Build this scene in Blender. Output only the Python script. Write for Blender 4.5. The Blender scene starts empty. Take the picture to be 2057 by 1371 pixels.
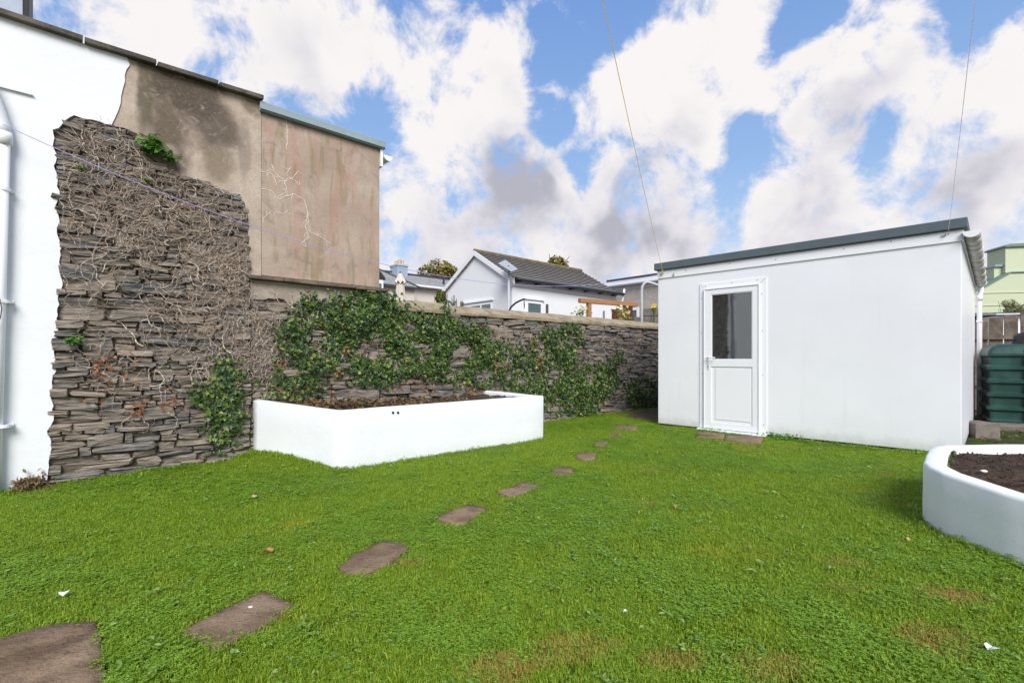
import bpy, bmesh, math, random
import numpy as np
from mathutils import Vector, Matrix, noise as mnoise
R = math.radians
random.seed(7)
rng = np.random.default_rng(7)
S = bpy.context.scene
C = S.collection

# ------------------------------------------------------------------ camera
HC, F, CX, HY = 1.1, 970.0, 1028.5, 718.0      # eye height, focal length and horizon in photo pixels
cam_d = bpy.data.cameras.new('camera'); cam = bpy.data.objects.new('camera', cam_d); C.objects.link(cam)
cam.location = (0, 0, HC); cam.rotation_euler = (R(90), 0, 0)
cam_d.sensor_width = 36; cam_d.lens = 36*F/2057; cam_d.shift_y = 32.5/2057
cam_d.clip_start = 0.05; cam_d.clip_end = 1000
S.camera = cam

# ------------------------------------------------------------------ light
SUN = Vector((.13, -.89, .74)).normalized()
W_ = bpy.data.worlds.new('World'); S.world = W_; W_.use_nodes = True
S.view_settings.view_transform = 'Standard'; S.view_settings.look = 'None'
S.view_settings.gamma = 1; S.view_settings.use_curve_mapping = False
S.view_settings.exposure = 0.84
sd = bpy.data.lights.new('sun', 'SUN'); sd.energy = 2.35; sd.angle = R(30); sd.color = (1, .965, .91)
so = bpy.data.objects.new('sun', sd); C.objects.link(so)
so.rotation_euler = (-SUN).to_track_quat('-Z', 'Y').to_euler(); so.location = SUN*30

SKY_STRENGTH = 0.10
def build_world():
    nt = W_.node_tree; nt.nodes.clear(); L = nt.links.new
    g = bpy.data.node_groups.new('cloud_density', 'ShaderNodeTree')
    g.interface.new_socket('Vector', in_out='INPUT', socket_type='NodeSocketVector')
    g.interface.new_socket('Density', in_out='OUTPUT', socket_type='NodeSocketFloat')
    g.interface.new_socket('Bulk', in_out='OUTPUT', socket_type='NodeSocketFloat')
    gn, gl = g.nodes, g.links.new
    gi = gn.new('NodeGroupInput'); go = gn.new('NodeGroupOutput')
    def m(op, a, b=None, c=None):
        n = gn.new('ShaderNodeMath'); n.operation = op
        for i, v in enumerate((a, b, c)):
            if v is None: continue
            if hasattr(v, 'is_output'): gl(v, n.inputs[i])
            else: n.inputs[i].default_value = v
        return n.outputs[0]
    def noise(vec, sc, det, ro, lac=2.0, dist=0):
        n = gn.new('ShaderNodeTexNoise'); gl(vec, n.inputs['Vector']); n.inputs['Scale'].default_value = sc
        n.inputs['Detail'].default_value = det; n.inputs['Roughness'].default_value = ro
        n.inputs['Lacunarity'].default_value = lac; n.inputs['Distortion'].default_value = dist
        return n
    v0 = gi.outputs[0]
    nd = noise(v0, 5.0, 3, .5)
    vs = gn.new('ShaderNodeVectorMath'); vs.operation = 'SUBTRACT'; gl(nd.outputs['Color'], vs.inputs[0]); vs.inputs[1].default_value = (.5, .5, .5)
    vm = gn.new('ShaderNodeVectorMath'); vm.operation = 'MULTIPLY_ADD'; gl(vs.outputs[0], vm.inputs[0]); vm.inputs[1].default_value = (.19, .19, .19); gl(v0, vm.inputs[2])
    vn_ = gn.new('ShaderNodeVectorMath'); vn_.operation = 'NORMALIZE'; gl(vm.outputs[0], vn_.inputs[0]); vd = vn_.outputs[0]
    base = m('MULTIPLY', m('SUBTRACT', noise(v0, 2.2, 2, .5).outputs['Fac'], .5), 1.2)
    total = m('SUBTRACT', base, .02)
    blobs = [  # where this sky's clouds (and its blue gaps, negative) stand, as seen in the photograph; weight
        (60,30,150,1.1),(250,90,130,.75),(540,50,85,1.4),(650,70,95,1.5),(720,130,70,1.2),(860,140,75,1.3),(905,175,50,1.1),(430,140,70,1.3),(330,60,90,1.1),(400,180,60,1.0),(520,185,60,1.2),(640,190,45,.9),(700,210,35,.8),
        (900,20,60,.4),(1055,52,38,.9),(1020,125,45,1.3),(1060,190,42,1.3),(1145,165,50,.7),(1160,200,40,.6),
        (880,270,70,1.7),(1000,340,90,1.6),(1060,290,60,1.2),(930,390,90,1.3),(840,330,80,1.4),(960,300,85,1.6),(1040,310,80,1.5),(1100,340,55,1.5),(1000,400,110,1.6),(860,440,120,1.5),(1130,430,90,1.5),(1200,500,90,1.2),(1310,450,100,1.3),(1430,500,70,1.2),(1250,400,60,1.0),
        (1275,180,55,1.3),(1240,235,45,1.1),(1320,230,70,1.4),(1390,270,65,1.4),(1425,315,50,1.3),(1250,345,40,.6),(1340,140,45,.6),
        (1320,75,45,1.0),(1400,60,55,1.1),(1470,50,60,1.5),(1520,110,65,1.6),(1560,180,65,1.5),(1640,150,75,1.4),(1730,130,80,1.4),(1810,70,80,1.5),(1800,170,75,1.5),(1890,60,70,1.0),(1880,190,60,1.0),(2030,110,40,.9),
        (1580,290,35,1.4),(1650,320,60,1.6),(1610,380,60,1.4),(1720,390,75,1.5),(1570,460,60,1.3),(1800,430,80,1.4),(1920,270,80,1.5),(2010,250,80,1.5),(1900,350,70,1.4),(2000,370,90,1.5),(1500,350,38,.7),
        (1200,60,65,-1.4),(1230,20,70,-1.0),(960,60,45,-.8),(970,190,40,-1.1),(1130,100,50,-1.1),(1100,240,40,-1.0),(1170,290,55,-1.5),(1180,370,40,-1.3),(770,220,70,-1.5),(690,270,50,-1.2),(590,250,50,-.9),(480,230,60,-.6),
        (1510,230,60,-1.5),(1480,290,50,-1.2),(1520,330,40,-.9),(1440,190,45,-1.2),(1360,100,30,-.8),(1480,400,45,-1.0),(1610,70,60,-1.5),(1650,20,70,-1.2),(1740,260,75,-1.5),(1790,330,50,-1.5),(1990,50,60,-1.0),(2000,160,40,-.6)]
    for (px, py, r, w) in blobs:
        if r == 0: continue
        a, b = (px-CX)/F, (HY-py)/F
        c = Vector((a, 1, b)); th = r/(F*c.length); c.normalize()
        k = 1.0/(th*th*.62)
        d = gn.new('ShaderNodeVectorMath'); d.operation = 'DOT_PRODUCT'; gl(vd, d.inputs[0]); d.inputs[1].default_value = c
        e = m('EXPONENT', m('MULTIPLY_ADD', d.outputs['Value'], k, -k))
        total = m('MULTIPLY_ADD', e, w*(.37 if w > 0 else .38), total)
    sep = gn.new('ShaderNodeSeparateXYZ'); gl(v0, sep.inputs[0])
    hz = gn.new('ShaderNodeMapRange'); hz.inputs['From Min'].default_value = .36; hz.inputs['From Max'].default_value = .20
    hz.inputs['To Min'].default_value = 0; hz.inputs['To Max'].default_value = .9; gl(sep.outputs[2], hz.inputs['Value'])
    total = m('ADD', total, hz.outputs[0])
    total = m('MAXIMUM', m('MINIMUM', total, .60), -.44)
    sb_ = noise(v0, 7.0, 3, .5, 2.0, .2)
    gl(m('ADD', total, m('MULTIPLY', m('SUBTRACT', sb_.outputs['Fac'], .5), 3.4)), go.inputs[1])
    fb = noise(v0, 9.0, 10, .60, 2.1, .25)
    total = m('ADD', total, m('MULTIPLY', m('SUBTRACT', fb.outputs['Fac'], .5), 3.8))
    gl(total, go.inputs[0])

    tc = nt.nodes.new('ShaderNodeTexCoord')
    nrm = nt.nodes.new('ShaderNodeVectorMath'); nrm.operation = 'NORMALIZE'; L(tc.outputs['Generated'], nrm.inputs[0])
    g1 = nt.nodes.new('ShaderNodeGroup'); g1.node_tree = g; L(nrm.outputs[0], g1.inputs[0])
    up = nt.nodes.new('ShaderNodeVectorMath'); up.operation = 'ADD'; L(nrm.outputs[0], up.inputs[0]); up.inputs[1].default_value = (-.02, 0, .06)
    un = nt.nodes.new('ShaderNodeVectorMath'); un.operation = 'NORMALIZE'; L(up.outputs[0], un.inputs[0])
    g2 = nt.nodes.new('ShaderNodeGroup'); g2.node_tree = g; L(un.outputs[0], g2.inputs[0])
    def mr(v, a, b, c, d, smooth=True):
        n = nt.nodes.new('ShaderNodeMapRange'); n.interpolation_type = 'SMOOTHSTEP' if smooth else 'LINEAR'
        L(v, n.inputs['Value'])
        for i, x in zip(('From Min', 'From Max', 'To Min', 'To Max'), (a, b, c, d)): n.inputs[i].default_value = x
        return n.outputs[0]
    alpha = mr(g1.outputs[0], -.15, .60, 0, 1)
    # thickness of cloud above the line of sight makes its base grey
    shade = mr(g2.outputs[1], .25, 1.25, 0, .72)
    sx = nt.nodes.new('ShaderNodeSeparateXYZ'); L(nrm.outputs[0], sx.inputs[0])
    low = mr(sx.outputs[2], .62, .25, .42, 1.0)
    mul0 = nt.nodes.new('ShaderNodeMath'); mul0.operation = 'MULTIPLY'; L(shade, mul0.inputs[0]); L(low, mul0.inputs[1])
    def wm(op, a, b, c=None):
        n = nt.nodes.new('ShaderNodeMath'); n.operation = op
        for i, v in enumerate((a, b, c)):
            if v is None: continue
            if hasattr(v, 'is_output'): L(v, n.inputs[i])
            else: n.inputs[i].default_value = v
        return n.outputs[0]
    wn = nt.nodes.new('ShaderNodeTexNoise'); L(nrm.outputs[0], wn.inputs['Vector']); wn.inputs['Scale'].default_value = 7; wn.inputs['Detail'].default_value = 5
    wv = nt.nodes.new('ShaderNodeVectorMath'); wv.operation = 'SUBTRACT'; L(wn.outputs['Color'], wv.inputs[0]); wv.inputs[1].default_value = (.5, .5, .5)
    wa = nt.nodes.new('ShaderNodeVectorMath'); wa.operation = 'MULTIPLY_ADD'; L(wv.outputs[0], wa.inputs[0]); wa.inputs[1].default_value = (.22, .22, .22); L(nrm.outputs[0], wa.inputs[2])
    wnn = nt.nodes.new('ShaderNodeVectorMath'); wnn.operation = 'NORMALIZE'; L(wa.outputs[0], wnn.inputs[0])
    grey = mul0.outputs[0]
    for (px, py, r, w) in ((1030,360,60,.9),(1090,400,60,.9),(990,420,60,.7),(1120,440,50,.5),(870,480,70,.6),(940,470,60,.4),(1310,435,55,.9),(1370,420,45,.8),(1270,470,45,.6),(1240,345,40,.9),(1210,510,60,.4),(1560,430,35,.7),(1640,385,40,.5),(1700,440,50,.5),(1960,440,70,.5),(1640,150,60,.30),(1900,180,60,.25),(1060,500,120,.35),(900,560,120,.2)):
        a, b = (px-CX)/F, (HY-py)/F; c = Vector((a, 1, b)); th = r/(F*c.length); c.normalize(); k = 1.0/(th*th*.95)
        d = nt.nodes.new('ShaderNodeVectorMath'); d.operation = 'DOT_PRODUCT'; L(wnn.outputs[0], d.inputs[0]); d.inputs[1].default_value = c
        e = wm('EXPONENT', wm('MULTIPLY_ADD', d.outputs['Value'], k, -k), None); grey = wm('MULTIPLY_ADD', e, w*.40, grey)
    gn_ = nt.nodes.new('ShaderNodeTexNoise'); L(nrm.outputs[0], gn_.inputs['Vector']); gn_.inputs['Scale'].default_value = 11; gn_.inputs['Detail'].default_value = 6
    grey = wm('MULTIPLY', grey, wm('MULTIPLY_ADD', gn_.outputs['Fac'], 2.6, -.30))
    mul = nt.nodes.new('ShaderNodeMath'); mul.operation = 'MULTIPLY'; L(mr(grey, -.15, 1.45, 0, 1), mul.inputs[0]); mul.inputs[1].default_value = 1.0
    cr = nt.nodes.new('ShaderNodeValToRGB'); L(mul.outputs[0], cr.inputs[0])
    e = cr.color_ramp.elements
    k = 1/10.
    e[0].position = 0; e[0].color = (.54, .52, .515, 1)
    e[1].position = 1; e[1].color = (.265, .265, .305, 1)
    x = e.new(.5); x.color = (.42, .41, .44, 1)
    sc = nt.nodes.new('ShaderNodeVectorMath'); sc.operation = 'SCALE'; L(cr.outputs[0], sc.inputs[0]); sc.inputs['Scale'].default_value = 1.0/SKY_STRENGTH
    sky = nt.nodes.new('ShaderNodeTexSky'); sky.sky_type = 'NISHITA'; sky.sun_disc = False
    sky.sun_elevation = math.asin(SUN.z); sky.sun_rotation = math.atan2(SUN.x, SUN.y)
    sky.air_density = 1.0; sky.dust_density = .6; sky.ozone_density = 2.0
    # a little veil of thin cirrus lightens the blue
    veil = nt.nodes.new('ShaderNodeMix'); veil.data_type = 'RGBA'; veil.inputs['Factor'].default_value = .75
    vr = nt.nodes.new('ShaderNodeValToRGB'); L(sx.outputs[2], vr.inputs[0]); ve = vr.color_ramp.elements
    ve[0].position = .1; ve[0].color = (.30, .385, .50, 1); ve[1].position = .62; ve[1].color = (.105, .205, .445, 1); vx = ve.new(.35); vx.color = (.18, .29, .48, 1)
    vsc = nt.nodes.new('ShaderNodeVectorMath'); vsc.operation = 'SCALE'; L(vr.outputs[0], vsc.inputs[0]); vsc.inputs['Scale'].default_value = 1.0/SKY_STRENGTH
    L(sky.outputs[0], veil.inputs[6]); L(vsc.outputs[0], veil.inputs[7])
    mx = nt.nodes.new('ShaderNodeMix'); mx.data_type = 'RGBA'; L(alpha, mx.inputs['Factor'])
    L(veil.outputs[2], mx.inputs[6]); L(sc.outputs[0], mx.inputs[7])
    bg = nt.nodes.new('ShaderNodeBackground'); L(mx.outputs[2], bg.inputs[0]); bg.inputs[1].default_value = SKY_STRENGTH
    out = nt.nodes.new('ShaderNodeOutputWorld'); L(bg.outputs[0], out.inputs[0])
build_world()
W_.cycles.sampling_method = 'MANUAL'; W_.cycles.sample_map_resolution = 512

# ------------------------------------------------------------------ helpers: geometry
class Plane:
    """vertical plane with origin o and heading ang; local x along it, local y into it, local z up"""
    def __init__(s, o, ang):
        s.o = Vector((o[0], o[1])); s.ang = ang
        s.U = Vector((math.cos(ang), math.sin(ang))); s.V = Vector((-math.sin(ang), math.cos(ang)))
    def at(s, px, py, off=0.0):
        a, b = (px-CX)/F, (HY-py)/F
        o = s.o + s.V*off
        t = (a*o.y-o.x)/(s.U.x-a*s.U.y)
        return t, HC+b*(o.y+t*s.U.y)
    def world(s, x, y, z=0): 
        p = s.o+s.U*x+s.V*y
        return Vector((p.x, p.y, z))
    def local(s, x, y):
        d = Vector((x, y))-s.o
        return d.dot(s.U), d.dot(s.V)
def G(px, py, z=0):
    d = (HC-z)*F/(py-HY)
    return Vector(((px-CX)/F*d, d, z))
def P(px, py, d): return Vector(((px-CX)/F*d, d, HC+(HY-py)/F*d))

class MB:
    def __init__(s): s.v = []; s.f = []; s.mi = []; s.cur = 0
    def add(s, vs, fs):
        n = len(s.v); s.v += [tuple(v) for v in vs]
        for f in fs: s.f.append(tuple(i+n for i in f)); s.mi.append(s.cur)
        return s
    def box(s, x0, x1, y0, y1, z0, z1):
        return s.add([(x0,y0,z0),(x1,y0,z0),(x1,y1,z0),(x0,y1,z0),(x0,y0,z1),(x1,y0,z1),(x1,y1,z1),(x0,y1,z1)],
                     [(0,3,2,1),(4,5,6,7),(0,1,5,4),(1,2,6,5),(2,3,7,6),(3,0,4,7)])
    def hexa(s, pts):  # eight points: bottom ring then top ring
        return s.add(pts, [(0,3,2,1),(4,5,6,7),(0,1,5,4),(1,2,6,5),(2,3,7,6),(3,0,4,7)])
    def prism_y(s, poly, y0, y1):  # polygon in (x,z), front at y0
        n = len(poly)
        vs = [(x, y0, z) for x, z in poly]+[(x, y1, z) for x, z in poly]
        return s.add(vs, [tuple(range(n))[::-1], tuple(range(n, 2*n))]+[(i, (i+1) % n, n+(i+1) % n, n+i) for i in range(n)])
    def prism_z(s, poly, z0, z1):
        n = len(poly)
        vs = [(x, y, z0) for x, y in poly]+[(x, y, z1) for x, y in poly]
        return s.add(vs, [tuple(range(n))[::-1], tuple(range(n, 2*n))]+[(i, (i+1) % n, n+(i+1) % n, n+i) for i in range(n)])
    def tube(s, pts, r, n=8, cap=True):
        pts = [Vector(p) for p in pts]; rs = r if isinstance(r, (list, tuple)) else [r]*len(pts)
        rings = []; up = None
        for i, p in enumerate(pts):
            t = (pts[min(i+1, len(pts)-1)]-pts[max(i-1, 0)])
            if t.length < 1e-9: t = Vector((0, 0, 1))
            t.normalize()
            if up is None: up = t.orthogonal().normalized()
            up = (up-t*up.dot(t));
            if up.length < 1e-6: up = t.orthogonal()
            up.normalize()
            b = t.cross(up)
            rings.append([p+(up*math.cos(2*math.pi*k/n)+b*math.sin(2*math.pi*k/n))*rs[i] for k in range(n)])
        vs = [v for rg in rings for v in rg]; fs = []
        for i in range(len(pts)-1):
            for k in range(n):
                fs.append((i*n+k, i*n+(k+1) % n, (i+1)*n+(k+1) % n, (i+1)*n+k))
        if cap: fs += [tuple(range(n))[::-1], tuple(range((len(pts)-1)*n, len(pts)*n))]
        return s.add(vs, fs)
    def build(s, name, mat, parent=None, smooth=False, bevel=0, seg=2, noise=0):
        me = bpy.data.meshes.new(name); me.from_pydata(s.v, [], s.f)
        mats = mat if isinstance(mat, (list, tuple)) else [mat]
        for m_ in mats: me.materials.append(m_)
        if len(mats) > 1:
            for p_, i in zip(me.polygons, s.mi): p_.material_index = i
        bm = bmesh.new(); bm.from_mesh(me)
        if bevel:
            bmesh.ops.remove_doubles(bm, verts=bm.verts, dist=1e-5)
            es = [e for e in bm.edges if e.is_manifold and e.calc_face_angle(0) > .5]
            bmesh.ops.bevel(bm, geom=es, offset=bevel, segments=seg, affect='EDGES', profile=.5)
        bmesh.ops.recalc_face_normals(bm, faces=bm.faces)
        bm.to_mesh(me); bm.free()
        if smooth: me.polygons.foreach_set('use_smooth', [True]*len(me.polygons))
        o = bpy.data.objects.new(name, me); C.objects.link(o)
        if parent: o.parent = parent
        return o
def tag(o, label=None, cat=None, group=None, kind=None):
    if label: o['label'] = label
    if cat: o['category'] = cat
    if group: o['group'] = group
    if kind: o['kind'] = kind
    return o
def thing(name, label, cat, loc=(0, 0, 0), rz=0, group=None):
    o = bpy.data.objects.new(name, None); C.objects.link(o); o.location = loc; o.rotation_euler = (0, 0, rz)
    o.empty_display_size = .2
    return tag(o, label, cat, group)
def root_on(pl, name, label, cat, group=None): return thing(name, label, cat, (pl.o.x, pl.o.y, 0), pl.ang, group)
def inst(me, name, parent, loc, rot=(0, 0, 0), sc=(1, 1, 1)):
    o = bpy.data.objects.new(name, me); C.objects.link(o); o.parent = parent
    o.location = loc; o.rotation_euler = rot; o.scale = sc
    return o
def mesh_np(name, verts, faces, mat, parent=None, kind=None, smooth=False):
    """verts (n,3); faces (m,k) arrays of one arity"""
    me = bpy.data.meshes.new(name)
    k = faces.shape[1]; m_ = len(faces)
    me.vertices.add(len(verts)); me.vertices.foreach_set('co', verts.astype(np.float32).ravel())
    me.loops.add(m_*k); me.loops.foreach_set('vertex_index', faces.astype(np.int32).ravel())
    me.polygons.add(m_); me.polygons.foreach_set('loop_start', np.arange(0, m_*k, k, dtype=np.int32))
    me.update(calc_edges=True)
    if smooth: me.polygons.foreach_set('use_smooth', np.ones(m_, dtype=bool))
    me.materials.append(mat)
    o = bpy.data.objects.new(name, me); C.objects.link(o)
    if parent: o.parent = parent
    if kind: o['kind'] = kind
    return o
def inpoly(poly, x, y):
    c = False; n = len(poly); j = n-1
    for i in range(n):
        xi, yi = poly[i]; xj, yj = poly[j]
        if (yi > y) != (yj > y) and x < (xj-xi)*(y-yi)/(yj-yi)+xi: c = not c
        j = i
    return c
def inpoly_np(poly, x, y):
    c = np.zeros(len(x), bool); n = len(poly); j = n-1
    for i in range(n):
        xi, yi = poly[i]; xj, yj = poly[j]
        if yi != yj:
            c ^= ((yi > y) != (yj > y)) & (x < (xj-xi)*(y-yi)/(yj-yi)+xi)
        j = i
    return c
def rough_line(pts, step, amp, seed=0):
    """subdivide an open outline and roughen it"""
    out = []; rr = random.Random(seed)
    for (a, b) in zip(pts[:-1], pts[1:]):
        a, b = Vector(a), Vector(b); n = max(1, int((b-a).length/step))
        nn = Vector((-(b-a).y, (b-a).x)); nn = nn.normalized() if nn.length else nn
        for i in range(n):
            p = a.lerp(b, i/n)
            k = 0 if (i == 0 and not out) else 1
            q = p+nn*k*(amp*mnoise.noise(Vector((p.x*9, p.y*9, seed)))*1.3+rr.uniform(-.35, .35)*amp)
            out.append((q.x, q.y))
    out.append(tuple(pts[-1])); return out

# ------------------------------------------------------------------ helpers: materials
class M:
    def __init__(s, name, rough=.8, spec=.3):
        s.m = bpy.data.materials.new(name); s.m.use_nodes = True; s.t = s.m.node_tree
        s.b = s.t.nodes['Principled BSDF']; s.b.inputs['Roughness'].default_value = rough
        s.b.inputs['Specular IOR Level'].default_value = spec
        s.x = None
    def n(s, t): return s.t.nodes.new(t)
    def l(s, a, b): s.t.links.new(a, b)
    def coord(s, kind='pos', scale=(1, 1, 1)):
        if kind == 'pos': o = s.n('ShaderNodeNewGeometry').outputs['Position']
        else: o = s.n('ShaderNodeTexCoord').outputs['Object']
        if scale != (1, 1, 1):
            v = s.n('ShaderNodeVectorMath'); v.operation = 'MULTIPLY'; s.l(o, v.inputs[0]); v.inputs[1].default_value = scale; o = v.outputs[0]
        return o
    def noise(s, co, sc, det=5, ro=.6, dist=0):
        n = s.n('ShaderNodeTexNoise'); s.l(co, n.inputs['Vector']); n.inputs['Scale'].default_value = sc
        n.inputs['Detail'].default_value = det; n.inputs['Roughness'].default_value = ro; n.inputs['Distortion'].default_value = dist
        return n.outputs['Fac']
    def ramp(s, f, cols):
        r = s.n('ShaderNodeValToRGB'); s.l(f, r.inputs[0]); e = r.color_ramp.elements
        while len(e) > 1: e.remove(e[-1])
        e[0].position = cols[0][0]; e[0].color = (*cols[0][1], 1)
        for p, c in cols[1:]:
            x = e.new(p); x.color = (*c, 1)
        return r.outputs[0]
    def mr(s, f, a, b, c=0, d=1, smooth=True):
        n = s.n('ShaderNodeMapRange'); n.interpolation_type = 'SMOOTHSTEP' if smooth else 'LINEAR'; s.l(f, n.inputs['Value'])
        for i, x in zip(('From Min', 'From Max', 'To Min', 'To Max'), (a, b, c, d)): n.inputs[i].default_value = x
        return n.outputs[0]
    def math(s, op, a, b=None):
        n = s.n('ShaderNodeMath'); n.operation = op
        for i, v in enumerate((a, b)):
            if v is None: continue
            if hasattr(v, 'is_output'): s.l(v, n.inputs[i])
            else: n.inputs[i].default_value = v
        return n.outputs[0]
    def mix(s, f, a, b, mode='MIX'):
        n = s.n('ShaderNodeMix'); n.data_type = 'RGBA'; n.blend_type = mode; n.clamp_factor = True
        if hasattr(f, 'is_output'): s.l(f, n.inputs[0])
        else: n.inputs[0].default_value = f
        for i, v in ((6, a), (7, b)):
            if hasattr(v, 'is_output'): s.l(v, n.inputs[i])
            else: n.inputs[i].default_value = (*v, 1)
        return n.outputs[2]
    def color(s, c):
        if hasattr(c, 'is_output'): s.l(c, s.b.inputs['Base Color'])
        else: s.b.inputs['Base Color'].default_value = (*c, 1)
        return s
    def bump(s, f, strength=.4, dist=.01):
        b = s.n('ShaderNodeBump'); b.inputs['Strength'].default_value = strength; b.inputs['Distance'].default_value = dist
        s.l(f, b.inputs['Height'])
        if s.x is not None: s.l(s.x, b.inputs['Normal'])
        s.x = b.outputs[0]; s.l(s.x, s.b.inputs['Normal']); return s
    def rand(s):  # one random per object, also per separate piece of a joined mesh
        a = s.n('ShaderNodeObjectInfo').outputs['Random']; b = s.n('ShaderNodeNewGeometry').outputs['Random Per Island']
        return s.math('FRACT', s.math('ADD', a, b))
def simple(name, c, rough=.6, var=.12, sc=6, bump=.15, dist=.004, spec=.3, coord='pos'):
    m = M(name, rough, spec); co = m.coord(coord); f = m.noise(co, sc)
    m.color(m.mix(f, tuple(x*(1-var) for x in c), tuple(min(1, x*(1+var)) for x in c)))
    if bump: m.bump(m.noise(co, sc*8, 4), bump, dist)
    return m.m

def mat_white(name, tint=(.80, .82, .835), brush=True, dirt=.0, relief=.5):
    m = M(name, .62, .3); co = m.coord('obj')
    f = m.noise(co, 1.3, 5, .6)
    c = m.mix(m.mr(f, .3, .7), tuple(t*.95 for t in tint), tint)
    f2 = m.noise(co, 22, 4, .6); c = m.mix(m.mr(f2, .68, .8, 0, .16), c, (.55, .56, .55))
    if dirt:
        sp = m.n('ShaderNodeSeparateXYZ'); m.l(m.coord('pos'), sp.inputs[0])
        d = m.mr(m.math('ADD', sp.outputs[2], m.math('MULTIPLY', m.noise(co, 9, 4, .7), -.16)), .08, -.06)
        c = m.mix(m.math('MULTIPLY', d, dirt), c, (.22, .26, .16))
    ch_ = m.noise(co, 15, 7, .75); c = m.mix(m.mr(ch_, .64, .70, 0, .45), c, (.50, .49, .46)); m.color(c)
    if brush:
        st = m.coord('obj', (1, 1, 1.7))
        m.bump(m.noise(st, 5, 5, .62, .6), relief*.6, .012)
        m.bump(m.noise(st, 38, 4, .6), relief*.45, .003)
    else:
        m.bump(m.noise(co, 3, 3), .1, .004)
    return m.m
def mat_shed():
    m = M('white_cladding', .34, .4); co = m.coord('obj'); f = m.noise(co, .9, 4, .55)
    c = m.mix(m.mr(f, .35, .65), (.79, .80, .82), (.83, .84, .86))
    st = m.noise(m.coord('obj', (6, 6, .6)), 1.5, 5, .6); c = m.mix(m.mr(st, .55, .8, 0, .22), c, (.62, .62, .57))
    sp = m.n('ShaderNodeSeparateXYZ'); m.l(co, sp.inputs[0]); dz = m.mr(m.math('ADD', sp.outputs[2], m.math('MULTIPLY', m.noise(co, 11, 5, .7), -.22)), .10, -.08)
    c = m.mix(m.math('MULTIPLY', dz, .45), c, (.36, .37, .28))
    m.color(c); m.bump(m.noise(co, 1.3, 3, .5), .22, .03); m.bump(m.noise(co, 120, 3, .6), .08, .002); return m.m
def mat_slate(name, wet=1.0):
    m = M(name, .66, .35); r = m.rand()
    lam = m.noise(m.coord('pos', (3, 3, 34)), 1.6, 6, .65, .6)
    big = m.noise(m.coord('pos'), 3.2, 5, .6)
    base = m.ramp(r, [(0, (.065, .072, .082)), (.12, (.15, .13, .112)), (.32, (.21, .172, .138)), (.46, (.11, .104, .10)),
                      (.60, (.26, .212, .165)), (.76, (.16, .132, .108)), (.88, (.085, .095, .105)), (1, (.24, .195, .15))])
    base.node.color_ramp.interpolation = 'CONSTANT'
    c = m.mix(m.mr(lam, .35, .7, 0, .75), base, (.40, .34, .275), 'MIX')
    c2 = m.mix(m.mr(lam, .25, .55), m.mix(1, base, (.5, .5, .52), 'MULTIPLY'), c)
    c3 = m.mix(m.mr(big, .58, .72, 0, .5), c2, (.30, .24, .185))
    lich = m.noise(m.coord('pos'), 26, 3, .6); c4 = m.mix(m.mr(lich, .68, .75, 0, .55), c3, (.42, .40, .35))
    m.color(c4); m.bump(lam, .9, .02); m.bump(m.noise(m.coord('pos'), 70, 4, .65), .55, .006); return m.m
def mat_brownrender():
    m = M('bare_render', .9, .15); co = m.coord('obj')
    def blob(x, z, rx, rz, soft=.6, jag=.45):
        sp = m.n('ShaderNodeSeparateXYZ'); m.l(co, sp.inputs[0])
        dx = m.math('DIVIDE', m.math('SUBTRACT', sp.outputs[0], x), rx); dz = m.math('DIVIDE', m.math('SUBTRACT', sp.outputs[2], z), rz)
        d = m.math('SQRT', m.math('ADD', m.math('MULTIPLY', dx, dx), m.math('MULTIPLY', dz, dz)))
        d = m.math('ADD', d, m.math('MULTIPLY', m.math('SUBTRACT', nz, .5), jag*2.4))
        return m.mr(d, 1.1, 1.1-soft)
    nz = m.noise(co, 3.5, 6, .6, .5)
    f = m.noise(co, 1.8, 6, .6); c = m.mix(m.mr(f, .3, .7), (.42, .335, .26), (.56, .465, .38))
    w = BW.at
    for (px, py, rx, rz, col, k) in ((370, 180, .42, .38, (.095, .072, .052), 1.0), (330, 300, .22, .55, (.12, .092, .064), .95), (430, 250, .28, .35, (.10, .077, .06), .9), (440, 330, .18, .22, (.19, .15, .095), .7),
                                     (290, 190, .08, .5, (.12, .10, .065), .9), (512, 215, .16, .13, (.15, .12, .08), .8), (490, 300, .07, .5, (.20, .165, .13), .5)):
        s, z = w(px, py); c = m.mix(m.math('MULTIPLY', blob(s, z, rx, rz), k), c, col)
    gr = m.noise(co, 55, 3, .7); fb = m.noise(co, 7, 7, .7, .8); c = m.mix(m.mr(fb, .5, .7, 0, .5), c, (.31, .25, .195)); c = m.mix(m.mr(fb, .46, .3, 0, .4), c, (.56, .48, .40)); c = m.mix(m.mr(gr, .35, .75, 0, .35), c, (.20, .165, .13))
    m.color(c); m.bump(m.noise(co, 60, 4, .7), .6, .006); m.bump(m.noise(co, 5, 4), .3, .02); return m.m
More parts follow.
